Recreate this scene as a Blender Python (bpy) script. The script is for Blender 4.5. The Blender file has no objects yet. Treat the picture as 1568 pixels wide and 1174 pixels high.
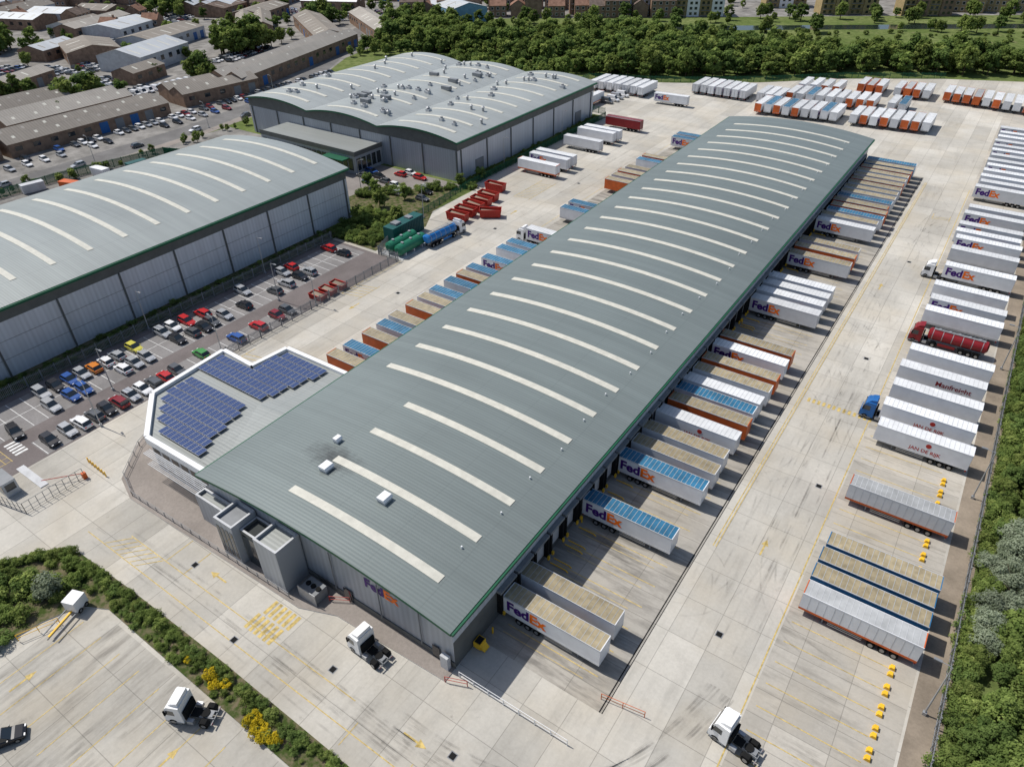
import bpy, math, random
from mathutils import Vector, Matrix
R=random.Random(11)
scene=bpy.context.scene
COL=bpy.context.collection
scene.view_settings.view_transform='Standard'
scene.view_settings.look='None'
scene.view_settings.exposure=0

# ---------------------------------------------------------------- node helpers
class N:
    def __init__(s,name,rough=0.6,metal=0.0,spec=0.3):
        s.m=bpy.data.materials.new(name); s.m.use_nodes=True
        s.nt=s.m.node_tree; s.b=s.nt.nodes['Principled BSDF']
        s.b.inputs['Roughness'].default_value=rough
        s.b.inputs['Metallic'].default_value=metal
        s.b.inputs['Specular IOR Level'].default_value=spec
        s.g=None
    def new(s,t): return s.nt.nodes.new(t)
    def put(s,inp,v):
        if isinstance(v,bpy.types.NodeSocket): s.nt.links.new(v,inp)
        else:
            try: inp.default_value=v
            except Exception: inp.default_value=(v[0],v[1],v[2],1)
    def pos(s):
        if not s.g: s.g=s.new('ShaderNodeNewGeometry')
        return s.g.outputs['Position']
    def xyz(s):
        n=s.new('ShaderNodeSeparateXYZ'); s.put(n.inputs[0],s.pos()); return n.outputs
    def M(s,op,a,b=0.0,c=0.0):
        n=s.new('ShaderNodeMath'); n.operation=op
        s.put(n.inputs[0],a); s.put(n.inputs[1],b); s.put(n.inputs[2],c); return n.outputs[0]
    def scaled(s,sx,sy,sz=1):
        n=s.new('ShaderNodeVectorMath'); n.operation='MULTIPLY'
        s.put(n.inputs[0],s.pos()); n.inputs[1].default_value=(sx,sy,sz); return n.outputs[0]
    def noise(s,scale,detail=4,rough=0.55,vec=None):
        n=s.new('ShaderNodeTexNoise'); n.inputs['Scale'].default_value=scale
        n.inputs['Detail'].default_value=detail; n.inputs['Roughness'].default_value=rough
        s.put(n.inputs['Vector'],vec if vec is not None else s.pos()); return n.outputs[0]
    def remap(s,v,a,b,c,d):
        n=s.new('ShaderNodeMapRange'); s.put(n.inputs[0],v)
        for i,x in enumerate((a,b,c,d)): n.inputs[i+1].default_value=x
        return n.outputs[0]
    def mix(s,f,a,b,bt='MIX'):
        n=s.new('ShaderNodeMix'); n.data_type='RGBA'; n.blend_type=bt
        s.put(n.inputs[0],f)
        for i,v in ((6,a),(7,b)):
            if isinstance(v,bpy.types.NodeSocket): s.nt.links.new(v,n.inputs[i])
            else: n.inputs[i].default_value=(v[0],v[1],v[2],1)
        return n.outputs[2]
    def mul(s,col,val):
        n=s.new('ShaderNodeVectorMath'); n.operation='SCALE'
        if isinstance(col,bpy.types.NodeSocket): s.nt.links.new(col,n.inputs[0])
        else: n.inputs[0].default_value=col[:3]
        s.put(n.inputs['Scale'],val); return n.outputs[0]
    def color(s,c):
        s.put(s.b.inputs['Base Color'],c)
        if s.b.inputs['Roughness'].default_value>=0.8:
            d=s.new('ShaderNodeBsdfDiffuse'); s.put(d.inputs[0],c)
            out=[x for x in s.nt.nodes if x.type=='OUTPUT_MATERIAL'][0]
            s.nt.links.new(d.outputs[0],out.inputs[0]); s.nt.nodes.remove(s.b); s.b=d
    def bump(s,h,dist=0.02,strength=0.5):
        n=s.new('ShaderNodeBump'); n.inputs['Distance'].default_value=dist; n.inputs['Strength'].default_value=strength
        s.put(n.inputs['Height'],h); s.nt.links.new(n.outputs[0],s.b.inputs['Normal'])
    def line(s,coord,period,halfw,off=0.0):
        f=s.M('FRACT',s.M('DIVIDE',s.M('ADD',coord,off+period*1000),period))
        d=s.M('ABSOLUTE',s.M('SUBTRACT',f,0.5))
        return s.M('GREATER_THAN',d,0.5-halfw/period)
_mc={}
def mat(name,col,rough=0.6,metal=0.0,var=0.15,scale=0.6,spec=0.3):
    if name in _mc: return _mc[name]
    n=N(name,rough,metal,spec)
    a=n.remap(n.noise(scale,3,0.6),0.3,0.7,1-var,1+var*0.6)
    if name.startswith(('trailer','translucent','orange')):
        oi=n.new('ShaderNodeObjectInfo'); a=n.M('MULTIPLY',a,n.remap(oi.outputs['Random'],0,1,0.78,1.06))
    n.color(n.mul(col,a)); _mc[name]=n.m
    return n.m

def concrete(name,base,jx=4.8,jy=6.0,stain=0.35,sdir='y',dark=(0.13,0.12,0.105),slo=0.5,shi=0.75):
    n=N(name,0.85); X,Y,Z=n.xyz()
    w=n.new('ShaderNodeTexWhiteNoise'); w.noise_dimensions='2D'
    c=n.new('ShaderNodeCombineXYZ'); old=n.remap(n.noise(0.018,3,0.6),0.44,0.6,0,1)
    n.put(c.inputs[0],n.M('FLOOR',n.M('DIVIDE',X,jx))); n.put(c.inputs[1],n.M('FLOOR',n.M('DIVIDE',Y,jy*3)))
    n.put(w.inputs['Vector'],c.outputs[0])
    slab=n.remap(w.outputs[0],0,1,0.84,1.07)
    big=n.remap(n.noise(0.05,4,0.65),0.3,0.7,0.78,1.1)
    fine=n.remap(n.noise(2.2,3,0.7),0.3,0.7,0.93,1.05)
    col=n.mul(base,n.M('MULTIPLY',n.M('MULTIPLY',slab,big),fine))
    warm=n.remap(n.noise(0.09,4,0.5),0.45,0.7,0,0.35)
    col=n.mix(warm,col,(base[0]*0.95,base[1]*0.86,base[2]*0.72))
    v=n.scaled(0.8,0.09) if sdir=='y' else n.scaled(0.13,0.8)
    st=n.remap(n.noise(1.0,4,0.65,v),slo,shi,0,1)
    st2=n.remap(n.noise(0.06,5,0.6),0.42,0.65,0.15,1)
    col=n.mix(n.M('MULTIPLY',n.M('MULTIPLY',st,st2),stain),col,dark)
    sp=n.remap(n.noise(0.45,4,0.7),0.66,0.74,0,0.35)
    col=n.mix(sp,col,dark)
    col=n.mix(n.M('MULTIPLY',old,0.14),col,(0.23,0.205,0.165))
    wear=n.M('MULTIPLY',n.remap(n.noise(0.22,4,0.7),0.52,0.68,0,0.18),n.remap(n.noise(4.0,3,0.7),0.35,0.6,0.3,1))
    col=n.mix(wear,col,(0.2,0.185,0.16))
    ln=n.M('MAXIMUM',n.line(X,jx,0.045),n.line(Y,jy,0.045))
    col=n.mix(n.M('MULTIPLY',ln,0.42),col,(0.1,0.095,0.085))
    n.color(col); return n.m

M_YARD=concrete('yard_concrete',(0.535,0.51,0.455),stain=0.35,slo=0.48)
M_APRON=concrete('dock_apron_concrete',(0.43,0.405,0.36),stain=0.75,sdir='x',jx=7,jy=3.85,slo=0.42,shi=0.62,dark=(0.09,0.085,0.078))
M_BAYS=concrete('bay_concrete',(0.49,0.46,0.405),stain=0.7,sdir='x',jx=6,jy=3.3,slo=0.5,shi=0.68)
M_LOT=concrete('lot_concrete',(0.52,0.495,0.44),stain=0.75,sdir='y',jx=6,jy=6,slo=0.46,shi=0.68)

def asphalt(name,base,var=0.2):
    n=N(name,0.9)
    a=n.remap(n.noise(0.12,4,0.65),0.3,0.7,1-var,1+var)
    f=n.remap(n.noise(3,3,0.7),0.3,0.7,0.9,1.1)
    n.color(n.mul(base,n.M('MULTIPLY',a,f))); return n.m
M_ASPH=asphalt('car_park_asphalt',(0.165,0.145,0.14))
M_BAYASPH=asphalt('parking_bay_asphalt',(0.23,0.22,0.215))
M_ROAD=asphalt('road_asphalt',(0.17,0.165,0.16))
M_TOWN=asphalt('town_ground',(0.225,0.215,0.20),0.45)
M_PAVE=asphalt('paving',(0.27,0.24,0.215),0.15)
M_GRAVEL=asphalt('gravel',(0.27,0.225,0.175),0.3)

n=N('grass',0.95)
c=n.mix(n.remap(n.noise(0.03,6,0.6),0.35,0.65,0,1),(0.10,0.14,0.04),(0.19,0.215,0.085))
c=n.mix(n.remap(n.noise(0.35,6,0.7),0.45,0.62,0,0.8),c,(0.07,0.10,0.03))
c=n.mix(n.remap(n.noise(0.11,4,0.6),0.6,0.72,0,0.7),c,(0.2,0.175,0.1))
n.color(c); M_GRASS=n.m
n=N('planting_bed',0.95)
c=n.mix(n.remap(n.noise(0.8,6,0.7),0.42,0.6,0,1),(0.05,0.075,0.02),(0.17,0.14,0.09))
n.color(c); M_BED=n.m

def roofmat(name,base,period=0.5,axis='y',amp=0.06,soot=None,rough=0.42):
    n=N(name,rough,0.15,0.4); X,Y,Z=n.xyz(); C=Y if axis=='y' else X
    s=n.M('SINE',n.M('MULTIPLY',C,2*math.pi/period))
    rib=n.remap(s,-1,1,1-amp,1+amp)
    w=n.new('ShaderNodeTexWhiteNoise'); w.noise_dimensions='1D'
    n.put(w.inputs['W'],n.M('FLOOR',n.M('DIVIDE',C,1.2)))
    pan=n.remap(w.outputs[0],0,1,0.965,1.03)
    big=n.remap(n.noise(0.03,3,0.6),0.3,0.7,0.88,1.08)
    stv=n.scaled(0.05,1.3,0.05) if axis=='y' else n.scaled(1.3,0.05,0.05)
    streak=n.remap(n.noise(1,3,0.6,stv),0.35,0.7,0.94,1.05)
    col=n.mul(base,n.M('MULTIPLY',n.M('MULTIPLY',rib,pan),n.M('MULTIPLY',big,streak)))
    lap=n.line(X if axis=='y' else Y,9.0,0.05,1.0)
    col=n.mix(n.M('MULTIPLY',lap,0.25),col,(0.1,0.12,0.12))
    if soot:
        for (sx,sy,rx,ry,am) in soot:
            dx=n.M('DIVIDE',n.M('SUBTRACT',X,sx),rx); dy=n.M('DIVIDE',n.M('SUBTRACT',Y,sy),ry)
            d=n.M('SQRT',n.M('ADD',n.M('MULTIPLY',dx,dx),n.M('MULTIPLY',dy,dy)))
            d=n.M('ADD',d,n.remap(n.noise(0.6,5,0.7),0.3,0.7,-0.3,0.3))
            col=n.mix(n.remap(d,0.1,1.0,am,0),col,(0.035,0.035,0.035))
    if rough<0.8: n.bump(s,0.02,0.2)
    n.color(col); return n.m
M_ROOF=roofmat('metal_roof',(0.188,0.218,0.21),soot=[(-62.5,46.3,5.5,2.8,0.75),(-61.5,44.2,2.0,1.5,0.6)])
M_ROOF2=roofmat('metal_roof_left',(0.285,0.31,0.30))
M_ROOF3=roofmat('metal_roof_back',(0.36,0.38,0.365))
M_FLAT=roofmat('flat_roof_membrane',(0.30,0.315,0.30),period=0.6,amp=0.04)
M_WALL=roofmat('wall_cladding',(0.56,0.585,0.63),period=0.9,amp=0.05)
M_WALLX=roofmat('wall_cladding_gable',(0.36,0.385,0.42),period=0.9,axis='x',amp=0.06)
M_BAND=mat('dark_cladding',(0.12,0.125,0.12))
M_GREEN=mat('green_trim',(0.012,0.10,0.05),0.5)
M_SKY=mat('rooflight_sheet',(0.58,0.565,0.49),0.5,var=0.12,scale=0.9)
M_DARK=mat('dark_rubber',(0.02,0.02,0.02),0.8)
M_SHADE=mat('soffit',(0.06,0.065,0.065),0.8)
M_WHITE=mat('white_paint',(0.78,0.78,0.78),0.4,var=0.08)
M_LGREY=mat('light_grey_paint',(0.5,0.51,0.52),0.5)
M_GREY=mat('grey_steel',(0.22,0.23,0.24),0.5)
M_GALV=mat('galvanised_steel',(0.4,0.41,0.42),0.4,0.4)
M_YEL=mat('yellow_line_paint',(0.55,0.41,0.14),0.7,var=0.45,scale=1.5)
M_YEL2=mat('yellow_block_paint',(0.85,0.5,0.03),0.5)
M_WLINE=mat('white_line_paint',(0.7,0.7,0.68),0.7,var=0.3,scale=1.5)
M_RED=mat('red_paint',(0.42,0.03,0.02),0.45)
M_DRED=mat('dark_red_paint',(0.22,0.015,0.02),0.35)
M_BLUE=mat('blue_paint',(0.02,0.12,0.35),0.4)
M_TBLUE=mat('trailer_blue_roof',(0.035,0.16,0.28),0.5,var=0.3)
M_TAN=mat('translucent_tan_roof',(0.36,0.30,0.19),0.6,var=0.3,scale=0.9)
M_TGREY=mat('trailer_grey_roof',(0.42,0.43,0.43),0.6,var=0.2)
M_TWHITE=mat('trailer_white_roof',(0.74,0.75,0.75),0.45,var=0.12)
M_SIDEW=mat('trailer_white_side',(0.74,0.75,0.77),0.35,var=0.08)
M_ORANGE=mat('orange_paint',(0.62,0.13,0.03),0.5,var=0.2)
M_SIDEB=mat('trailer_blue_side',(0.03,0.16,0.33),0.5)
M_PURP=mat('purple_lettering',(0.06,0.01,0.17),0.5,var=0.05)
M_LOR=mat('lettering_orange',(0.9,0.17,0.01),0.5,var=0.05)
M_TYRE=mat('tyre',(0.018,0.018,0.018),0.85)
M_HUB=mat('wheel_hub',(0.3,0.3,0.3),0.4,0.5)
M_GLASS=mat('window_glass',(0.02,0.028,0.035),0.08,spec=0.8,var=0.05)
M_TGREEN=mat('green_tank_paint',(0.02,0.16,0.09),0.4)
M_DTEAL=mat('teal_container_paint',(0.015,0.09,0.085),0.5)
M_BRICK=mat('brick',(0.27,0.185,0.135),0.9,var=0.3)
M_YBRICK=mat('yellow_brick',(0.36,0.28,0.15),0.9,var=0.2)
M_TILE=mat('roof_tile',(0.17,0.135,0.115),0.9,var=0.3)
M_TILE2=mat('roof_tile_red',(0.25,0.15,0.11),0.9,var=0.3)
M_ASB=roofmat('fibre_cement_roof',(0.27,0.245,0.215),period=1.0,amp=0.08,rough=0.9)
M_ASB2=roofmat('weathered_roof',(0.36,0.335,0.30),period=1.0,amp=0.08,rough=0.9)
M_WROOF=roofmat('pale_metal_roof',(0.5,0.52,0.53),period=1.0,amp=0.05,rough=0.5)
M_WATER=mat('water',(0.02,0.03,0.025),0.1,spec=0.6)
M_BARK=mat('bark',(0.09,0.065,0.045),0.95)

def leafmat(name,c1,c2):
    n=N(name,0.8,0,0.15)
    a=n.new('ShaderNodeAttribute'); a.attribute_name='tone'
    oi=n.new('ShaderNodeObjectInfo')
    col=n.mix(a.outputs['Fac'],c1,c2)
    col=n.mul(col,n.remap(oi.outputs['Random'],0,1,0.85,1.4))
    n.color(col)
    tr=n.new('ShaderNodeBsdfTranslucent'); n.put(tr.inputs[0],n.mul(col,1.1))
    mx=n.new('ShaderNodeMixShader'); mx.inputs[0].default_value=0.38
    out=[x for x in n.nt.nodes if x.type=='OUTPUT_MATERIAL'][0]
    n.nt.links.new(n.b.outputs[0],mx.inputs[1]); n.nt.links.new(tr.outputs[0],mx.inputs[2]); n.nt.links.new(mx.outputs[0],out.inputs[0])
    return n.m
L_A=leafmat('leaves_green',(0.07,0.11,0.027),(0.22,0.28,0.08))
L_B=leafmat('leaves_bright',(0.095,0.14,0.032),(0.28,0.33,0.10))
L_S=leafmat('leaves_silver',(0.12,0.15,0.09),(0.30,0.34,0.24))
L_Y=leafmat('leaves_yellow_flower',(0.22,0.2,0.02),(0.7,0.52,0.03))
L_D=leafmat('leaves_dark',(0.055,0.095,0.026),(0.17,0.235,0.07))

# ---------------------------------------------------------------- mesh builder
class MB:
    def __init__(s): s.v=[];s.f=[];s.mi=[];s.mats=[]
    def k(s,m):
        if m not in s.mats: s.mats.append(m)
        return s.mats.index(m)
    def face(s,pts,m):
        i=len(s.v); s.v+= [tuple(p) for p in pts]; s.f.append(tuple(range(i,i+len(pts)))); s.mi.append(s.k(m))
    def box(s,x0,x1,y0,y1,z0,z1,m,top=None):
        i=len(s.v)
        s.v+=[(x0,y0,z0),(x1,y0,z0),(x1,y1,z0),(x0,y1,z0),(x0,y0,z1),(x1,y0,z1),(x1,y1,z1),(x0,y1,z1)]
        k=s.k(m)
        for q in ((3,2,1,0),(0,1,5,4),(1,2,6,5),(2,3,7,6),(3,0,4,7)): s.f.append(tuple(i+a for a in q)); s.mi.append(k)
        s.f.append((i+4,i+5,i+6,i+7)); s.mi.append(s.k(top) if top else k)
    def prism(s,pts,y0,y1,m,end=None):
        n=len(pts); i=len(s.v)
        s.v+=[(p[0],y0,p[1]) for p in pts]+[(p[0],y1,p[1]) for p in pts]
        k=s.k(m); e=s.k(end) if end else k
        s.f.append(tuple(i+j for j in range(n))); s.mi.append(e)
        s.f.append(tuple(i+n+j for j in reversed(range(n)))); s.mi.append(e)
        for j in range(n):
            a=(j+1)%n; s.f.append((i+j,i+n+j,i+n+a,i+a)); s.mi.append(k)
    def cyl(s,p0,p1,r,n,m,cap=None,r1=None,sq=1.0):
        p0=Vector(p0);p1=Vector(p1);d=(p1-p0).normalized()
        u=d.orthogonal().normalized()
        if abs(d.z)<0.9: u=Vector((0,0,1)).cross(d).normalized()
        w=d.cross(u); i=len(s.v); r1=r if r1 is None else r1
        for j in range(n):
            a=2*math.pi*j/n; s.v.append(tuple(p0+r*(math.cos(a)*u+math.sin(a)*w*sq)))
        for j in range(n):
            a=2*math.pi*j/n; s.v.append(tuple(p1+r1*(math.cos(a)*u+math.sin(a)*w*sq)))
        k=s.k(m); c=s.k(cap) if cap else k
        for j in range(n):
            a=(j+1)%n; s.f.append((i+j,i+a,i+n+a,i+n+j)); s.mi.append(k)
        s.f.append(tuple(i+j for j in reversed(range(n)))); s.mi.append(c)
        s.f.append(tuple(i+n+j for j in range(n))); s.mi.append(c)
    def add(s,verts,faces,m):
        i=len(s.v); s.v+=verts; k=s.k(m)
        for f in faces: s.f.append(tuple(i+a for a in f)); s.mi.append(k)
    def mesh(s,name):
        me=bpy.data.meshes.new(name); me.from_pydata(s.v,[],s.f)
        for m in s.mats: me.materials.append(m)
        me.polygons.foreach_set('material_index',s.mi); me.update(); return me
    def obj(s,name,parent=None,loc=(0,0,0),rot=0):
        return put(name,s.mesh(name),loc,rot,parent)
def put(name,me,loc=(0,0,0),rot=0,parent=None,scale=None):
    o=bpy.data.objects.new(name,me); COL.objects.link(o); o.location=loc; o.rotation_euler=(0,0,rot)
    if scale: o.scale=scale if isinstance(scale,tuple) else (scale,)*3
    if parent: o.parent=parent
    return o
def empty(name,loc=(0,0,0),rot=0):
    o=bpy.data.objects.new(name,None); COL.objects.link(o); o.location=loc; o.rotation_euler=(0,0,rot); o.empty_display_size=0.5; return o

_tc={}
def text(sx,size,bold=0.03):
    key=(sx,size,bold)
    if key in _tc: return _tc[key]
    c=bpy.data.curves.new('t','FONT'); c.body=sx; c.size=size; c.offset=bold*size; c.resolution_u=3
    o=bpy.data.objects.new('t',c); COL.objects.link(o); bpy.context.view_layer.update()
    dg=bpy.context.evaluated_depsgraph_get(); me=bpy.data.meshes.new_from_object(o.evaluated_get(dg))
    vs=[(v.co.x,v.co.y) for v in me.vertices]; fs=[tuple(p.vertices) for p in me.polygons]
    w=max(v[0] for v in vs)
    bpy.data.objects.remove(o); bpy.data.meshes.remove(me)
    _tc[key]=(vs,fs,w); return _tc[key]
def logo(mb,x0,z0,size,y,front=True,x1=None):
    a=text('Fed',size,0.04); b=text('Ex',size,0.04); gap=0.02*size
    for t,off,m in ((a,0,M_PURP),(b,a[2]+gap,M_LOR)):
        if front: vs=[(x0+off+u,y,z0+v) for u,v in t[0]]
        else: vs=[(x1-off-u,y,z0+v) for u,v in t[0]]
        mb.add(vs,t[1],m)
def word(mb,s,x0,z0,size,y,m):
    t=text(s,size,0.02); mb.add([(x0+u,y,z0+v) for u,v in t[0]],t[1],m)

def sheet(name,pts,z,m):
    mb=MB(); mb.face([(p[0],p[1],z) for p in pts],m); return mb.obj(name)
def rect(name,x0,x1,y0,y1,z,m): return sheet(name,[(x0,y0),(x1,y0),(x1,y1),(x0,y1)],z,m)

# ---------------------------------------------------------------- ground
rect('ground',-4000,4000,-4000,4000,0,M_GRASS)
sheet('yard_concrete',[(-150,-60),(12.2,-60),(12.2,392),(-1,386),(-30,374),(-66,352),(-95,326),(-122,308),(-138,300),(-160,292),(-160,246),(-128,246),(-128,165),(-123,160),(-123,128),(-150,128)],0.004,M_YARD)
rect('dock_apron',-33.1,-16.2,40,240,0.008,M_APRON)
rect('dock_apron_left',-91,-77,66,240,0.008,M_APRON)
rect('trailer_bays',-3,11.9,40,330,0.008,M_BAYS)
rect('truck_lot',-80,-2,-40,16.2,0.008,M_LOT)
rect('gravel_strip',12.2,15.6,20,392,0.010,M_GRAVEL)
sheet('car_park',[(-133,-10),(-111,16),(-111,70),(-110.5,112),(-133,112)],0.012,M_ASPH)
rect('parking_bays',-131,-120.6,14,111,0.016,M_BAYASPH)
rect('parking_bays_east',-116.6,-111.4,28,83,0.016,M_BAYASPH)
rect('rear_car_park',-166,-128,133,160,0.012,asphalt('rear_asphalt',(0.24,0.22,0.205)))
rect('service_yard',-236,-189,-20,160,0.012,M_TOWN)
sheet('town_ground',[(-236.5,-100),(-236.5,95),(-239,150),(-246,195),(-262,228),(-283,266),(-300,330),(-310,345),(-500,560),(-1500,700),(-1500,-100)],0.006,M_TOWN)
sheet('road',[(-252,-100),(-244,-100),(-238,90),(-240,150),(-247,190),(-262,228),(-283,262),(-330,330),(-336,326),(-291,260),(-272,224),(-257,190),(-250,150),(-248,90)],0.014,M_ROAD)
sheet('road_footway',[(-237.5,-100),(-233,-100),(-233,95),(-236,150),(-242,190),(-246,190),(-239.5,150),(-237.5,90)],0.018,M_PAVE)
mb=MB()
pp=[(-105.5,58),(-105.5,44),(-101,37),(-96,31.5),(-91,29.8),(-55,30.6),(-50,32.5),(-33,33.2),(-33,36),(-80,38),(-95,60)]
mb.face([(p[0],p[1],0.13) for p in pp],M_PAVE)
for i in range(len(pp)):
    a,b=pp[i],pp[(i+1)%len(pp)]
    mb.face([(a[0],a[1],0),(b[0],b[1],0),(b[0],b[1],0.13),(a[0],a[1],0.13)],M_LGREY)
mb.obj('pavement')
isl=[(-36,16.4),(-58,16.6),(-75,16.8),(-78.5,15),(-80.2,11),(-81,6),(-82,-10),(-96,-10),(-95.5,8),(-94,12),(-92.3,15.5),(-90,18.3),(-87,19.8),(-75,20.2),(-57,20.3),(-10,19.6),(-10,16.2)]
mb=MB(); mb.face([(p[0],p[1],0.15) for p in isl],M_BED)
for i in range(len(isl)):
    a,b=isl[i],isl[(i+1)%len(isl)]
    mb.face([(a[0],a[1],0),(b[0],b[1],0),(b[0],b[1],0.15),(a[0],a[1],0.15)],M_LGREY)
mb.obj('planting_island')
sheet('grass_patch',[(-140,113),(-119,113),(-118,131),(-123,140),(-127,160),(-150,139),(-150,131),(-139,129)],0.018,M_BED)
rect('grass_verge',-129.5,-126,163,242,0.018,M_BED)
rect('grass_strip_by_fence',-138.9,-133,-20,126,0.022,M_BED)

def B(s,t): return (-270+0.837*s-0.547*t, 351+0.547*s+0.837*t)
sheet('river',[B(-60,2),B(700,2),B(700,16),B(-60,16)],0.02,M_WATER)
sheet('far_estate_ground',[B(-40,45),B(700,45),B(700,600),B(-300,600)],0.01,M_TOWN)

# ---------------------------------------------------------------- markings
mb=MB(); Z=0.022; zc_=[0]
def dash(x0,x1,y0,y1,m=M_YEL,z=Z):
    zc_[0]+=1; z=z+0.00002*(zc_[0]%200)
    mb.face([(x0,y0,z),(x1,y0,z),(x1,y1,z),(x0,y1,z)],m)
for x in (-15.0,-14.6): dash(x,x+0.13,70,236)
dash(-16.5,-16.35,40,240,M_DARK); dash(-16.15,-16.05,40,240,M_DARK)
dash(-3.4,-3.25,36,236)
y=43.7
while y<238:
    if R.random()<0.95: dash(-31.3,-18.6,y-0.06,y+0.06)
    dash(-31.3,-20,y-1.2,y-1.12); y+=3.85
y=44.0
while y<300:
    dash(-2.2,9,y-0.06,y+0.06); y+=3.3
for i in range(13): dash(-13.6+i*0.85,-13.15+i*0.85,110.4,111.6)
for i in range(6):
    x=-58.6+i*0.85
    dash(x,x+0.5,24.9,27.3)
for i in range(6):
    x=-58.2+i*0.85
    dash(x,x+0.5,27.6,29.8)
dash(-90,-10,22.6,22.72); dash(-84,-40,25.6,25.72)
for x in (-76,-72): dash(x,x+0.12,25.8,30)
for i in range(7):
    x=-86+i*1.2; mb.face([(x,22.8,Z),(x+.15,22.8,Z),(x+2.6,25.5,Z),(x+2.4,25.5,Z)],M_YEL)
def arrow(x,y,dx,dy):
    px,py=-dy,dx
    def q(a,b): return (x+dx*a+px*b,y+dy*a+py*b,Z)
    mb.face([q(0,-.12),q(0,.12),q(2,.12),q(2,-.12)],M_YEL); mb.face([q(2,-.5),q(2,.5),q(3.2,0)],M_YEL)
for a in ((-9,72,0,1),(-12,160,0,1),(-66,28,-1,0),(-33,26,1,0),(-20,24,1,0),(-25,18.6,1,0),(-104,92,0,-1),(-104,150,0,1),(-52,8,0,1),(-74,4,0,1)): arrow(*a)
for x in (-38,-30,-22,-14,-6,0): dash(x,x+0.1,21,24)
for cx,cy,w,h in ((-108,96,5,6),(-106,64,5,5),(-108,168,5,14),(-7,210,4,3)):
    for i in range(int(h/1.2)):
        mb.face([(cx-w/2+.13,cy-h/2+i*1.2,Z),(cx-w/2+.13,cy-h/2+i*1.2+.15,Z),(cx+w/2,cy-h/2+i*1.2+1.35,Z),(cx+w/2,cy-h/2+i*1.2+1.2,Z)],M_YEL)
    dash(cx-w/2,cx-w/2+.12,cy-h/2,cy+h/2+1); dash(cx+w/2+.01,cx+w/2+.12,cy-h/2,cy+h/2+1)
dash(-92.5,-92.38,66,240); dash(-110,-109.88,100,112)
for i in range(14):
    x=-76+i*4; dash(x,x+0.1,2,14)
y=16
while y<110:
    dash(-130.8,-120.8,y-0.05,y+0.05,M_WLINE); 
    if 28<y<83: dash(-116.5,-111.5,y-0.05,y+0.05,M_WLINE)
    y+=2.45
dash(-125.85,-125.75,16,110,M_WLINE)
for i in range(5): dash(-119.5+i*0.9,-119.0+i*0.9,25,27,M_WLINE)
for i in range(9):
    dash(-126+i*1.4,-125.9+i*1.4,16,24); dash(-126,-114.5,16+i,16.1+i)
mb.obj('road_markings')
mb=MB()
for x,y in ((-72,27.5),(-9,57),(-45,27),(-27,27),(-100,100),(-8,130),(-9,178),(-102,140),(-40,10),(-58,23),(-6,90),(-100,180)):
    mb.face([(x-.45,y-.45,.028),(x+.45,y-.45,.028),(x+.45,y+.45,.028),(x-.45,y+.45,.028)],M_GREY)
    mb.face([(x-.35,y-.35,.032),(x+.35,y-.35,.032),(x+.35,y+.35,.032),(x-.35,y+.35,.032)],M_DARK)
mb.obj('manhole_covers')

# ---------------------------------------------------------------- vaulted warehouses
def vz(x,x0,x1,eave,rise):
    t=(x-(x0+x1)/2)/((x1-x0)/2); return eave+rise*(1-t*t)
def barrel(mb,x0,x1,y0,y1,eave,rise,top,rimE,rimG,th=0.45,n=28):
    xs=[x0+(x1-x0)*i/n for i in range(n+1)]; zs=[vz(x,x0,x1,eave,rise) for x in xs]
    for i in range(n):
        a,b,za,zb=xs[i],xs[i+1],zs[i],zs[i+1]
        mb.face([(a,y0,za),(b,y0,zb),(b,y1,zb),(a,y1,za)],top)
        mb.face([(a,y0,za-th),(a,y1,za-th),(b,y1,zb-th),(b,y0,zb-th)],M_SHADE)
        for y in (y0,y1): mb.face([(a,y,za),(b,y,zb),(b,y,zb-th),(a,y,za-th)],rimG)
    for x,z in ((x0,zs[0]),(x1,zs[-1])): mb.face([(x,y0,z),(x,y1,z),(x,y1,z-th),(x,y0,z-th)],rimE)
def gable(mb,x0,x1,rx0,rx1,y,eave,rise,m,th=0.45,n=20,z0=0):
    pts=[(x0,y,z0),(x1,y,z0)]+[(x1+(x0-x1)*i/n,y,vz(x1+(x0-x1)*i/n,rx0,rx1,eave,rise)-th-0.01) for i in range(n+1)]
    mb.face(pts,m)
def rooflight(mb,xa,xb,y,w,rx0,rx1,eave,rise,m=M_SKY,n=16,up=0.07):
    for i in range(n):
        a=xa+(xb-xa)*i/n; b=xa+(xb-xa)*(i+1)/n; za=vz(a,rx0,rx1,eave,rise)+up; zb=vz(b,rx0,rx1,eave,rise)+up
        mb.face([(a,y-w/2,za),(b,y-w/2,zb),(b,y+w/2,zb),(a,y+w/2,za)],m)
        for yy in (y-w/2,y+w/2): mb.face([(a,yy,za),(b,yy,zb),(b,yy,zb-up),(a,yy,za-up)],m)

# --- main depot
dep=empty('distribution_warehouse')
mb=MB(); barrel(mb,-77.6,-32.4,34.2,240.7,8.5,1.9,M_ROOF,M_GREEN,M_GREEN); 
mb.box(-32.39,-32.1,34.3,240.6,8.05,8.4,M_GREEN); mb.box(-77.9,-77.61,34.3,240.6,8.05,8.4,M_GREEN)
mb.obj('roof',dep)
mb=MB()
for k in range(27):
    y=39.0+7.36*k
    if k<4: rooflight(mb,-62.2 if k else -62.8,-37.4,y,1.25,-77.6,-32.4,8.5,1.9)
    else: rooflight(mb,-72.6,-37.4,y,1.25,-77.6,-32.4,8.5,1.9)
mb.obj('rooflights',dep)
mb=MB()
mb.face([(-33.1,35.3,4.9),(-33.1,239.5,4.9),(-33.1,239.5,8.2),(-33.1,35.3,8.2)],M_WALL)
mb.face([(-33.1,35.3,0),(-33.1,239.5,0),(-33.1,239.5,4.9),(-33.1,35.3,4.9)],M_BAND)
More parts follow.
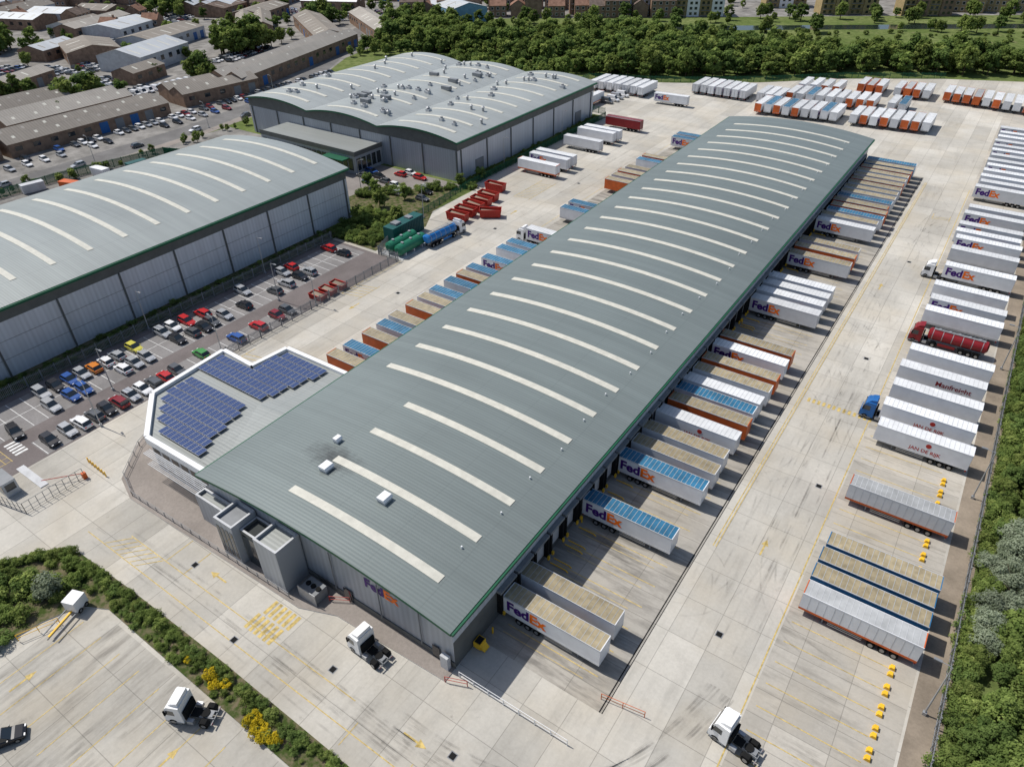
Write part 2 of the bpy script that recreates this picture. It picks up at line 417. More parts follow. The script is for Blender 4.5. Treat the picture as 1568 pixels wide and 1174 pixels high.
mb.face([(-77,35.3,0),(-77,239.5,0),(-77,239.5,8.2),(-77,35.3,8.2)],M_WALL)
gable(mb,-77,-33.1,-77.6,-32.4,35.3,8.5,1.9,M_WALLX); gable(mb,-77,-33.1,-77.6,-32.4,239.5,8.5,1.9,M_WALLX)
mb.box(-77.1,-33.0,35.15,35.29,0,1.1,M_BAND)
mb.obj('walls',dep)
mb=MB()
y=45.6
while y<238:
    for sx,xw in ((1,-33.1),(-1,-77.0)):
        a,b=(xw,xw+0.7) if sx>0 else (xw-0.7,xw)
        if sx<0 and y<68: continue
        mb.box(a,b,y-1.75,y-1.35,0.9,4.7,M_DARK); mb.box(a,b,y+1.35,y+1.75,0.9,4.7,M_DARK)
        mb.box(a,b,y-1.75,y+1.75,4.71,5.1,M_GREY)
        c0,c1=(xw+.05,xw+.08) if sx>0 else (xw-.08,xw-.05)
        mb.box(c0,c1,y-1.3,y+1.3,1.2,4.3,M_LGREY)
        for q in (-1.55,1.2): mb.box(xw+.71 if sx>0 else xw-.95,xw+.95 if sx>0 else xw-.71,y+q,y+q+.35,0.7,1.3,M_YEL2)
    y+=3.85
mb.obj('dock_doors',dep)
mb=MB()
logo(mb,-46.8,5.5,2.2,35.24)
mb.obj('wall_sign',dep)
mb=MB()
for x,y,s in ((-61.6,44.1,.7),(-50.9,44.1,.7),(-64.7,49.2,.45)):
    z=vz(x,-77.6,-32.4,8.5,1.9)
    mb.box(x-s,x+s,y-s,y+s,z-0.1,z+.5,M_LGREY); mb.prism([(x-s-.15,z+.5),(x+s+.15,z+.5),(x+s-.1,z+.85),(x-s+.1,z+.85)],y-s-.1,y+s+.1,M_WHITE)
for i in range(26):
    x=-38+R.uniform(-.5,.5); y=44+i*7.4; z=vz(x,-77.6,-32.4,8.5,1.9); mb.cyl((x,y,z),(x,y,z+.35),.12,6,M_WHITE)
mb.obj('roof_vents',dep)
mb=MB()
for x in (-52.5,-44.5,-38.0): mb.box(x,x+.12,35.0,35.14,1,8.0,M_GREY)
mb.box(-36.3,-35.2,35.05,35.14,0.1,2.3,M_GLASS); mb.box(-51,-49.5,35.05,35.14,0.1,2.3,M_GLASS)
mb.box(-34.6,-33.5,34.4,35.0,0,2.4,M_LGREY)
mb.obj('gable_details',dep)

# office extension
of=empty('office_extension')
op=[(-77,36.5),(-93,36.3),(-102.2,43.3),(-103.2,58),(-95,57.6),(-94.2,64.8),(-77,65)]
mb=MB(); h=6.9
mb.face([(p[0],p[1],h-0.6) for p in op],M_FLAT)
n_=len(op)
for i in range(n_):
    a,b=Vector(op[i]+(0,)),Vector(op[(i+1)%n_]+(0,))
    if i==n_-1: continue
    d=(b-a).normalized(); nr=Vector((d.y,-d.x,0))
    cz=Vector((0,0,1))
    mb.face([a,b,b+cz*(h-1.2),a+cz*(h-1.2)],M_WALL)
    for zz0,zz1,pa,pb,m in ((h-1.2,h,a-nr*0.5,b-nr*0.5,M_WHITE),(h-0.6,h,a+nr*0.3,b+nr*0.3,M_WHITE)):
        mb.face([pa+cz*zz0,pb+cz*zz0,pb+cz*zz1,pa+cz*zz1],m)
    mb.face([a-nr*0.5+cz*(h+.001*i),b-nr*0.5+cz*(h+.001*i),b+nr*0.3+cz*(h+.001*i),a+nr*0.3+cz*(h+.001*i)],M_WHITE)
    mb.face([a-nr*0.5+cz*(h-1.2),b-nr*0.5+cz*(h-1.2),b+cz*(h-1.2),a+cz*(h-1.2)],M_LGREY)
mb.obj('walls_and_parapet',of)
mb=MB()
for i in range(n_-1):
    a,b=Vector(op[i]+(0,)),Vector(op[i+1]+(0,)); d=b-a; L=d.length; d.normalize(); nr=Vector((d.y,-d.x,0))*-0.04
    k=int(L/2.2)
    for j in range(k):
        p=a+d*(j+0.15)*L/k; q=a+d*(j+0.85)*L/k
        for z0,z1 in ((0.9,2.6),(3.6,5.2)):
            mb.face([p+nr+Vector((0,0,z0)),q+nr+Vector((0,0,z0)),q+nr+Vector((0,0,z1)),p+nr+Vector((0,0,z1))],M_GLASS)
mb.obj('windows',of)
mb=MB()
mb.face([(-78,37.5,h-.55),(-81.5,37.6,h-.55),(-85.3,51,h-.3),(-78,51,h+.6)],M_FLAT)
mb.face([(-78,64,h-.55),(-81,64,h-.55),(-85.3,51.01,h-.3),(-78,51.01,h+.6)],M_FLAT)
mb.obj('roof_pitches',of)
n=N('solar_cells',0.12,0.2,0.6); X,Y,Zs=n.xyz()
ln=n.M('MAXIMUM',n.line(X,0.33,0.025),n.line(Y,0.33,0.025))
n.color(n.mix(n.M('MULTIPLY',ln,0.6),(0.018,0.045,0.16),(0.25,0.3,0.4))); M_PV=n.m
mb=MB()
def pv(x0,x1,y0,y1,skip=None):
    y=y0
    while y+1.65<=y1:
        x=x0
        while x+1.0<=x1:
            if not(skip and skip(x,y)):
                z=h-.2
                mb.box(x,x+.96,y,y+1.6,z,z+.05,M_GALV,M_GALV)
                mb.face([(x+.04,y+.04,z+.056),(x+.92,y+.04,z+.056),(x+.92,y+1.56,z+.056),(x+.04,y+1.56,z+.056)],M_PV)
            x+=1.02
        y+=1.72
def pin(x,y,poly):
    c=False
    for i in range(len(poly)):
        a,b=poly[i],poly[i-1]
        if (a[1]>y)!=(b[1]>y) and x<(b[0]-a[0])*(y-a[1])/(b[1]-a[1])+a[0]: c=not c
    return c
PA=[(-102,44),(-101.8,50.6),(-86.5,50.6),(-81.8,37.4),(-93,37.4)]
PB=[(-102.6,51.6),(-102.6,57.6),(-95,57.6),(-94,64.5),(-81.5,64.5),(-85.5,51.6)]
pv(-102,-80,37.9,50.6,lambda x,y: not all(pin(a,b,PA) for a,b in ((x,y),(x+1,y),(x,y+1.6),(x+1,y+1.6))))
pv(-102.3,-80,52.0,64.4,lambda x,y: not all(pin(a,b,PB) for a,b in ((x,y),(x+1,y),(x,y+1.6),(x+1,y+1.6))))
mb.obj('solar_panels',of)
mb=MB()
for z in (3.0,5.2):
    for i in range(5): mb.box(-92,-78,35.4-i*.25,35.5-i*.25,z,z+.08,M_LGREY)
mb.obj('sun_louvres',of)

# stair/plant tower at gable
st=empty('stair_tower')
mb=MB()
def parapet(x0,x1,y0,y1,h,m,roof,t=0.3,d=0.5):
    mb.box(x0,x1,y0,y1,0,h-d,m,roof)
    mb.box(x0,x1,y0,y0+t,h-d,h,m,M_LGREY); mb.box(x0,x1,y1-t,y1,h-d,h,m,M_LGREY)
    mb.box(x0,x0+t,y0+t,y1-t,h-d,h,m,M_LGREY); mb.box(x1-t,x1,y0+t,y1-t,h-d,h,m,M_LGREY)
parapet(-78,-70.5,33.4,35.1,5.2,M_WALLX,M_FLAT)
parapet(-70.2,-66.5,31.2,35.1,7.2,M_WALLX,M_GREY)
parapet(-66.4,-62.2,32.2,35.1,6.2,M_BAND,M_SHADE)
parapet(-62.1,-57.8,31.3,35.1,7.9,M_WALLX,M_FLAT)
mb.obj('blocks',st)
mb=MB()
for i in range(4): mb.box(-70+i*.9,-69.4+i*.9,31.15,31.19,1,6.0,M_GLASS)
mb.box(-66,-62.6,32.1,32.18,0.2,5.4,M_GLASS)
mb.obj('windows',st)
mb=MB()
mb.box(-56,-53.2,32.2,34.2,.14,1.9,M_GREY); mb.box(-56.2,-53,32,32.1,.14,2.2,M_GALV)
for i in range(3): mb.cyl((-55.4+i*.9,33.2,1.91),(-55.4+i*.9,33.2,2.1),.35,10,M_DARK)
mb.obj('condenser_units')

# --- left warehouse
lw=empty('left_warehouse'); E2=13.4;R2=2.5
mb=MB(); barrel(mb,-189,-138.4,-40,125.8,E2,R2,M_ROOF2,M_GREEN,M_GREEN,0.5)
mb.box(-138.39,-138.0,-40,125.7,E2-.55,E2-.1,M_GREEN); mb.obj('roof',lw)
mb=MB()
for k in range(21):
    rooflight(mb,-182.5,-145,121-7.6*k,1.2,-189,-138.4,E2,R2)
mb.obj('rooflights',lw)
mb=MB()
for x in (-139,-188.5):
    mb.face([(x,-39,0),(x,125,0),(x,125,10.6),(x,-39,10.6)],M_WALL)
    mb.face([(x,-39,10.6),(x,125,10.6),(x,125,13.2),(x,-39,13.2)],M_BAND)
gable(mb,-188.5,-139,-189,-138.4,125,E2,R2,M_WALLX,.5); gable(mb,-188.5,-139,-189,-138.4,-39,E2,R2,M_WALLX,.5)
mb.obj('walls',lw)
mb=MB()
for k in range(14):
    y=124-12.6*k; mb.box(-138.98,-138.7,y-.15,y+.15,0,10.6,M_BAND)
for z in (3.5,7.0): mb.box(-138.99,-138.95,-39,125,z,z+.07,M_GREY)
mb.obj('downpipes',lw)

# --- back warehouse (three vaults)
bw=empty('triple_vault_warehouse'); E3=12.0;R3=1.7
vx=[-224,-192.7,-161.3,-130]
mb=MB()
for i in range(3): barrel(mb,vx[i]+.02,vx[i+1]-.02,160.5,244,E3,R3,M_ROOF3,M_GREEN,M_GREEN,0.5,20)
mb.box(-129.98,-129.6,160.5,244,E3-.5,E3-.05,M_GREEN); mb.obj('roof',bw)
mb=MB()
for i in range(3):
    a,b=vx[i],vx[i+1]
    for k in range(10):
        y=166+8.1*k
        if i==1 and k%3==1: continue
        rooflight(mb,a+4.5,b-4.5,y,1.3,a,b,E3,R3,up=.09)
mb.obj('rooflights',bw)
mb=MB()
for x in (-130.6,-223.4):
    mb.face([(x,161.5,0),(x,243,0),(x,243,9.2),(x,161.5,9.2)],M_WALL); mb.face([(x,161.5,9.2),(x,243,9.2),(x,243,11.9),(x,161.5,11.9)],M_BAND)
for i in range(3):
    a=max(vx[i],-223.4);b=min(vx[i+1],-130.6)
    for y in (161.5,243):
        gable(mb,a,b,vx[i],vx[i+1],y,E3,R3,M_BAND,.5,z0=9.2)
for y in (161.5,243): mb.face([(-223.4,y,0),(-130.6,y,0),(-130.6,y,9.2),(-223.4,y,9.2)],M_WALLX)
mb.obj('walls',bw)
mb=MB()
for k in range(7):
    y=163+13*k; mb.box(-130.58,-130.3,y-.15,y+.15,0,9.2,M_BAND)
for k in range(8):
    x=-222+13*k; mb.box(x-.15,x+.15,161.2,161.48,0,9.2,M_BAND)
mb.box(-130.59,-130.4,170,174,.2,4.4,M_GREY); mb.box(-130.59,-130.4,230,234,.2,4.4,M_GREY)
mb.obj('downpipes',bw)
mb=MB()
for i in range(74):
    j=R.choice((0,1,1,1,2,2,1)); x=R.uniform(vx[j]+3,vx[j+1]-3); y=166+8.1*R.randint(0,8)+4+R.uniform(-1,1)
    z=vz(x,vx[j],vx[j+1],E3,R3)-.1
    if R.random()<.6:
        s=R.uniform(.5,.9); mb.box(x-s,x+s,y-s,y+s,z,z+.9,M_LGREY); mb.cyl((x,y,z+.91),(x,y,z+1.3),s*.7,8,M_GREY)
    else:
        mb.cyl((x,y,z),(x,y,z+1.3),.4,8,M_GALV); mb.cyl((x,y,z+1.31),(x,y,z+1.7),.65,8,M_GALV,r1=.15)
for j in range(8):
    x=R.uniform(-190,-165); y=R.uniform(172,236); z=vz(x,vx[1],vx[2],E3,R3)
    mb.box(x-1.8,x+1.8,y-.8,y+.8,z,z+1.2,M_GREY)
mb.obj('roof_plant',bw)
mb=MB()
mb.box(-204,-161,149.5,161.4,0,6.4,M_WALLX,M_FLAT)
mb.box(-204.2,-160.8,149.3,149.49,5.5,6.9,M_BAND); mb.box(-160.99,-160.8,149.5,161.4,5.5,6.9,M_BAND)
for i in range(18): mb.box(-203+i*2.3,-201.2+i*2.3,149.35,149.45,1,4.6,M_GLASS)
for i in range(5): mb.box(-160.96,-160.9,150+i*2.2,151.7+i*2.2,1,4.6,M_GLASS)
mb.box(-172,-163,146,149.2,4.6,4.9,M_GREEN)
mb.obj('office_block',bw)

# ---------------------------------------------------------------- vehicles
def wheel(mb,x,y0,y1,r=0.5,z=None):
    z=r if z is None else z
    mb.cyl((x,y0,z),(x,y1,z),r,14,M_TYRE); 
    for yy in (y0-.012,y1+.012): mb.cyl((x,yy-.01,z),(x,yy+.01,z),r*.55,10,M_HUB)
_tr={}
def trailer_mesh(side,roof,skirt,lg,flip,front=None,straps=False):
    key=(side.name,roof.name,skirt.name,lg,flip,front.name if front else 0,straps)
    if key in _tr: return _tr[key]
    mb=MB(); L=13.6;W=2.55;z0=1.15;z1=4.05
    mb.box(0,L,0,W,z0+.35,z1-.06,side)
    mb.box(-.01,L+.01,-.01,W+.01,z0,z0+.34,skirt)
    mb.box(.06,L-.06,.06,W-.06,z1-.059,z1-.01,roof)
    for yy in (-.015,W-.065): mb.box(-.01,L+.01,yy,yy+.08,z1-.1,z1+.03,side if roof in (M_TWHITE,M_TGREY) else M_LGREY)
    for xx in (-.02,L-.09): mb.box(xx,xx+.11,.08,W-.08,z1-.1,z1+.035,front or side)
    nb=20
    for i in range(1,nb):
        x=L*i/nb; mb.box(x-.03,x+.03,.07,W-.07,z1-.009,z1+.012,M_LGREY if roof in(M_TWHITE,M_TGREY) else M_TGREY)
    if front:
        xf=L if not flip else 0
        mb.box(xf-.015,xf+.025,.05,W-.05,z0+.4,z1-.12,front)
    if straps:
        for i in range(1,14):
            x=L*i/14
            for yy in (-.012,W): mb.box(x-.03,x+.03,yy,yy+.012,z0+.4,z1-.2,M_LGREY)
    xr=0 if not flip else L
    sg=-1 if not flip else 1
    for yy in (.08,W/2-.03,W-.14): mb.box(min(xr,xr+sg*.03),max(xr,xr+sg*.03),yy,yy+.06,z0+.36,z1-.2,M_GREY)
    def fx(x): return x if not flip else L-x
    for yy in (.75,1.65): mb.box(.3,L-.3,yy,yy+.14,.85,z0-.005,M_GREY)
    for x in (2.3,3.6,4.9):
        X_=fx(x)
        wheel(mb,X_,.02,.5); wheel(mb,X_,W-.5,W-.02); mb.cyl((X_,.55,.5),(X_,W-.55,.5),.08,6,M_GREY)
    X_=fx(10.6)
    for yy in (.35,W-.5): mb.box(X_-.08,X_+.08,yy,yy+.15,0.081,1.1,M_GREY); mb.box(X_-.2,X_+.2,yy-.08,yy+.23,0.02,.08,M_GREY)
    a,b=sorted((fx(6.0),fx(10.0)))
    for z in (.55,.85):
        for yy in (.03,W-.06): mb.box(a,b,yy,yy+.03,z,z+.12,M_GALV)
    X_=fx(.15); mb.box(X_-.08,X_+.08,.1,W-.1,.55,.7,M_GREY)
    for yy in (.12,W-.42): mb.box(X_-.12,X_+.12,yy,yy+.3,.8,.95,M_RED)
    if lg=='fx':
        logo(mb,0.5,1.95,2.3,-.02); logo(mb,0,1.95,2.3,W+.02,False,L-.5)
    elif lg=='man': word(mb,'Manfreight',6.2,2.1,1.3,-.02,M_DRED)
    elif lg=='jan':
        word(mb,'JAN DE RIJK',5.2,1.75,.85,-.02,M_RED); mb.cyl((7.7,-.01,3.15),(7.7,-.03,3.15),.4,16,M_RED)
    _tr[key]=mb.mesh('trailer_mesh'); return _tr[key]
K={'fxt':(M_SIDEW,M_TAN,M_SIDEW,'fx'),'fxb':(M_SIDEW,M_TBLUE,M_SIDEW,'fx'),'fxw':(M_SIDEW,M_TWHITE,M_SIDEW,'fx'),
 'w':(M_SIDEW,M_TWHITE,M_LGREY,None),'ot':(M_ORANGE,M_TAN,M_ORANGE,None,M_ORANGE),
 'bt':(M_SIDEB,M_TAN,M_SIDEB,None,M_SIDEB),'wb':(M_SIDEW,M_TBLUE,M_LGREY,None),'wt':(M_SIDEW,M_TAN,M_LGREY,None),
 'gs':(M_SIDEW,M_TGREY,M_ORANGE,None,M_ORANGE,True),'man':(M_SIDEW,M_TWHITE,M_SIDEW,'man'),'jan':(M_SIDEW,M_TWHITE,M_SIDEW,'jan'),
 'ow':(M_SIDEW,M_TWHITE,M_ORANGE,None,M_ORANGE),'red':(M_DRED,M_DRED,M_DRED,None),'oo':(M_ORANGE,M_TGREY,M_ORANGE,None)}
def trailer(kind,x,y,flip=False,rot=0,z=0.0):
    a=K[kind]; me=trailer_mesh(a[0],a[1],a[2],a[3],flip,a[4] if len(a)>4 else None,a[5] if len(a)>5 else False)
    nm='box_trailer' if a[3] else 'semi_trailer'
    return put(nm,me,(x,y,z),rot+R.uniform(-.006,.006))

def tractor_mesh(cabm):
    mb=MB(); W=1.25
    cab=[(2.0,.55),(4.15,.55),(4.2,1.5),(4.05,1.75),(3.72,3.0),(3.4,3.35),(2.0,3.35),(2.0,1.0)]
    mb.prism(cab,-W,W,cabm)
    mb.face([(4.085,-1.1,1.78),(4.085,1.1,1.78),(3.79,1.05,2.9),(3.79,-1.05,2.9)],M_GLASS)
    for s in (-1,1):
        y=s*(W+.01); mb.face([(2.75,y,1.85),(3.85,y,1.85),(3.62,y,2.75),(2.75,y,2.75)],M_GLASS)
        mb.box(3.75,3.9,s*(W+.12)-.08,s*(W+.12)+.08,1.9,2.7,M_DARK)
        mb.box(2.3,4.0,s*1.2-.08,s*1.2+.08,.35,.6,M_GREY)
        mb.box(.95,1.69,s*1.0-.22,s*1.0+.22,.45,.99,M_GALV)
        mb.cyl((3.3,s*1.26,.5),(3.3,s*.95,.5),.5,14,M_TYRE); mb.cyl((3.3,s*1.28,.5),(3.3,s*1.27,.5),.28,10,M_HUB)
        x=-.2
        mb.cyl((x,s*1.25,.5),(x,s*.65,.5),.5,14,M_TYRE); mb.cyl((x,s*1.27,.5),(x,s*1.26,.5),.28,10,M_HUB)
        mb.prism([(x-.62,.75),(x-.35,1.08),(x+.35,1.08),(x+.62,.75),(x+.3,1.03),(x-.3,1.03)],s*.95-.3,s*.95+.3,M_DARK)
        mb.box(-1.1,2.3,s*.42-.05,s*.42+.05,.7,.98,M_GREY)
    mb.prism([(2.1,3.36),(3.35,3.36),(2.9,3.75),(2.1,3.95)],-1.0,1.0,cabm)
    mb.box(4.16,4.24,-1.0,1.0,.61,1.35,M_DARK); mb.box(4.1,4.3,-1.2,1.2,.34,.6,M_GREY)
    mb.box(1.7,1.95,-1.0,1.0,.9,2.3,M_DARK)
    mb.cyl((0,0,1.065),(0,0,1.16),.5,14,M_DARK); mb.box(-.9,-.2,-.35,.35,.99,1.06,M_GREY)
    mb.box(-1.15,-1.05,-1.1,1.1,.65,.8,M_GREY); mb.box(-1.17,-1.15,-1.05,-.75,.67,.78,M_RED); mb.box(-1.17,-1.15,.75,1.05,.67,.78,M_RED)
    mb.box(.6,1.6,-.5,.5,.85,1.0,M_DARK)
    return mb.mesh('tractor_mesh')
TR_W=tractor_mesh(M_WHITE); TR_B=tractor_mesh(M_BLUE); TR_R=tractor_mesh(M_DRED)
def tractor(me,x,y,rot): return put('lorry_tractor_unit',me,(x,y,0.01),rot)

D=[('fxt',44.3),('wt',48.3),('fxb',64.2),('fxb',75.0),('wt',79.2),('wt',83.2),('jan',88.3),('ot',92.6),('wb',96.0),('w',99.3),('wt',103.2),('ot',107.2),
('fxw',112.6),('ot',116.4),('fxw',133.6),('w',137.7),('w',141.5),('w',145.3),('fxt',159.0),('ot',163.6),('wt',167.6),('fxw',181.8)]
for kd,y in D: trailer(kd,-32.6+R.uniform(-.15,.25),y)
y=186
while y<237:
    trailer(R.choice(['wt','wb','ot','wt','bt','wb','wt']),-32.5+R.uniform(-.1,.5),y); y+=3.85
for kd,y in [('ot',70),('fxb',73.9),('ot',79),('wb',83),('wt',86.8),('ot',92),('wt',95.8),('wb',99.6),('wb',104.5),('ot',108.5),('wb',112.2),('fxb',118),('wb',124),('wb',128),('fxw',137),('wb',153),('fxb',157.5),('ot',178),('wt',182),('ot',186),('wt',190),('wb',198),('ot',202),('wb',228),('fxb',224)]:
    o=trailer(kd,-90.3+R.uniform(-.3,.3),y,True)
tractor(TR_W,-89.2,138.3,math.pi)
RR=[('gs',65.3),('bt',68.6),('bt',71.8),('bt',75.0),('gs',88.2),('jan',104.6),('jan',110.8),('w',117.6),('man',124.3),('w',131),
('w',148),('fxw',153.6),('w',160.5),('fxw',171.5),('w',181.5),('fxw',188.6),('w',193),('fxw',198),('fxw',206),('w',211),('fxw',228),('w',233),('w',238),('w',243.5),('fxw',249),('w',254),('w',259.5),('fxw',265),('w',270),('fxw',275.5),('w',281),('w',286),('fxw',292)]
for kd,y in RR: trailer(kd,-2.0+R.uniform(-.4,.4),y,True)
tractor(TR_B,-1.0,112.1,math.pi); tractor(TR_W,-1.4,172.8,math.pi)
for kd,x,y in [('ow',-121,178.8),('fxw',-121,185.2),('w',-121,189),('w',-121,206),('w',-121.5,216),('w',-121,219.5),('red',-120,233.5)]: trailer(kd,x,y,True)
put('semi_trailer',trailer_mesh(*K['fxw'][:4],True,None,False),(-119,271.5,0),0.05)
def yrow(kinds,x0,x1,y,dy,pitch,flip=False,skip=0.05):
    x=x0; i=0; n_=(x1-x0)/pitch
    while x<x1:
        if R.random()>skip:
            trailer(R.choice(kinds),x+2.55,y+dy*i/n_+R.uniform(-.4,.4),flip,math.pi/2)
        x+=pitch; i+=1
yrow(['w','w','fxw','w'],-112,-79,293,0,3.3)
yrow(['ow','w','wb','ow','fxw','w'],-81,-21,278,7,3.3,True)
yrow(['ow','wb','w','ow','w'],-76,-30,300,6,3.6,True,.2)
yrow(['ow','ow','w'],-76,-62,316,3,4.2,True)
yrow(['ow','w','oo','w'],-56,-29,328,3,3.4,True)
yrow(['ow','oo','w','ow'],-25,8,332,-4,3.4,True)
yrow(['w','w'],-150,-128,276,0,3.6); yrow(['w','ow'],-152,-136,250,0,4.2,skip=.3)

def tanker(name,x,y,rot,tank,trm):
    mb=MB()
    mb.cyl((0.3,0,2.35),(10,0,2.35),1.2,20,tank,sq=.92)
    mb.cyl((10,0,2.35),(10.35,0,2.35),1.2,20,tank,r1=.8,sq=.92); mb.cyl((0.3,0,2.35),(0,0,2.35),1.2,20,tank,r1=.8,sq=.92)
    for i in range(6):
        xx=1+i*1.7; mb.cyl((xx,0,2.35),(xx+.1,0,2.35),1.23,20,M_GALV,sq=.92); 
        if i<5: mb.cyl((xx+.8,0,3.4),(xx+.8,0,3.6),.3,10,M_GALV)
    mb.box(.8,9.6,-.35,.35,3.44,3.49,M_GREY)
    for s in (-1,1):
        mb.box(.8,9.6,s*.5-.03,s*.5+.03,3.6,3.66,M_GALV)
        mb.box(.3,10,s*.45-.07,s*.45+.07,.85,1.3,M_GREY)
        for xx in (1.5,2.8,4.1):
            mb.cyl((xx,s*1.25,.5),(xx,s*.8,.5),.5,14,M_TYRE); mb.cyl((xx,s*1.27,.5),(xx,s*1.26,.5),.28,10,M_HUB)
        mb.box(.9,4.8,s*1.0-.25,s*1.0+.25,1.04,1.1,M_DARK)
        mb.box(5.2,8.2,s*1.1-.1,s*1.1+.1,.6,1.1,tank)
    o=mb.obj(name,None,(x,y,0),rot)
    put('tractor_part',trm,(9.2,0,0),0,o)
    return o
tanker('blue_tanker_lorry',-109.5,121,math.radians(85),mat('tanker_blue',(0.03,0.19,0.5),.3),TR_W)
tanker('red_tanker_lorry',10.5,142.3,math.pi,M_DRED,TR_R)
tractor(TR_W,-41.2,31.0,math.radians(176))
tractor(TR_W,-52.2,15.0,math.radians(205)); tractor(TR_W,-1.2,44.9,math.radians(172)); 
mb=MB(); mb.box(-1,1,-.9,.9,.5,2.1,M_SIDEW,M_WHITE); mb.box(-1.02,-.6,-.85,.85,.9,2.0,M_BLUE); mb.box(1,4.8,-.12,.12,.45,.6,M_YEL2)
for s in (-.9,.75): mb.box(1,4.8,s,s+.12,.45,.58,M_GREY)
for x in (-.5,.5): wheel(mb,x,-.95,-.75,.35); wheel(mb,x,.75,.95,.35)
mb.obj('site_trailer',None,(-78.4,14.8,.16),math.radians(-70))

# cars
def car_mesh(kind,body):
    mb=MB()
    L=4.3 if kind=='hatch' else (4.7 if kind=='est' else 5.3); W=.9 if kind!='van' else 1.0
    bz=.92 if kind!='van' else 1.15; tz=1.45 if kind=='hatch' else (1.5 if kind=='est' else 2.25)
    h=L/2
    sec=[(-h,.72*W,.45,bz*.72),(-h+.12,.93*W,.3,bz*.95),(-h+.6,W,.25,bz),(0,W,.22,bz+.02),(h-1.0,W,.25,bz*.97),(h-.3,.95*W,.28,bz*.82),(h,.74*W,.4,bz*.62)]
    base=len(mb.v); 
    for x,w,a,b in sec: mb.v+=[(x,-w,a),(x,-w,b-.1),(x,-w*.9,b),(x,w*.9,b),(x,w,b-.1),(x,w,a)]
    k=mb.k(body)
    for i in range(len(sec)-1):
        for j in range(6):
            q=(j+1)%6; mb.f.append((base+i*6+j,base+i*6+q,base+i*6+6+q,base+i*6+6+j)); mb.mi.append(k)
    mb.f.append(tuple(base+j for j in range(6))); mb.mi.append(k)
    e=base+(len(sec)-1)*6; mb.f.append(tuple(e+j for j in reversed(range(6)))); mb.mi.append(k)
    if kind=='hatch': b0,b1,t0,t1=-h+.25,h-1.15,-h+.7,h-1.95
    elif kind=='est': b0,b1,t0,t1=-h+.2,h-1.3,-h+.55,h-2.1
    else: b0,b1,t0,t1=-h+.02,h-1.0,-h+.1,h-1.7
    wb,wt=W*.9,W*.74
    B_=[(b0,-wb,bz-.02),(b1,-wb,bz-.02),(b1,wb,bz-.02),(b0,wb,bz-.02)]; T=[(t0,-wt,tz),(t1,-wt,tz),(t1,wt,tz),(t0,wt,tz)]
    gm=M_GLASS
    sd=body if kind=='van' else gm
    mb.face([B_[0],B_[1],T[1],T[0]],sd); mb.face([B_[1],B_[2],T[2],T[1]],gm); mb.face([B_[2],B_[3],T[3],T[2]],sd); mb.face([B_[3],B_[0],T[0],T[3]],sd if kind=='van' else gm)
    mb.face(T,body); mb.box(t0+.05,t1-.05,-wt+.03,wt-.03,tz+.003,tz+.035,body)
    if kind!='van':
        for s in (-1,1):
            for (xb,xt) in ((b0,t0),((b0+b1)/2,(t0+t1)/2),(b1,t1)):
                a=Vector((xb,s*wb,bz-.02)); b=Vector((xt,s*wt,tz)); o=Vector((0,s*.012,.005))
                mb.face([a+o,a+o+Vector((.09,0,0)),b+o+Vector((.09,0,0)),b+o],body)
    for x in (-h+.8,h-.85):
        for s in (-1,1):
            mb.cyl((x,s*(W+.01),.32),(x,s*(W-.2),.32),.32,12,M_TYRE); mb.cyl((x,s*(W+.025),.32),(x,s*(W+.012),.32),.2,8,M_HUB)
    for s in (-1,1):
        mb.box(h-.16,h-.03,s*W*.62-.16,s*W*.62+.16,bz*.62,bz*.76,M_WHITE); mb.box(-h-.02,-h+.1,s*W*.62-.13,s*W*.62+.13,bz*.72,bz*.88,M_RED)
        mb.box(b1-.35,b1-.2,s*(W+.08)-.09,s*(W+.08)+.09,bz,bz+.14,body)
    mb.box(h-.06,h+.015,-.45,.45,.42,.56,M_DARK)
    return mb.mesh('car_mesh')
cols={'silver':(.45,.46,.47),'white':(.75,.75,.75),'black':(.02,.02,.023),'grey':(.12,.125,.13),'blue':(.03,.09,.3),'red':(.45,.02,.02),'dred':(.2,.015,.02),'orange':(.6,.2,.03),'yellow':(.55,.5,.08),'green':(.06,.25,.06)}
CM={}
for c_,v in cols.items():
    m=mat('car_paint_'+c_,v,.22,.3 if c_ in('silver','grey') else 0,.03,spec=.6)
    for k_ in ('hatch','est','van'):
        if k_=='van' and c_ not in('white','silver','blue','grey'): continue
        CM[(k_,c_)]=car_mesh(k_,m)
def car(x,y,c_,rot=0,k_=None,par=None,nm='parked_car'):
    k_=k_ or R.choice(['hatch','hatch','est'])
    return put(nm,CM[(k_,c_)],(x,y,.02),rot+R.choice((0,math.pi))+R.uniform(-.05,.05),par)
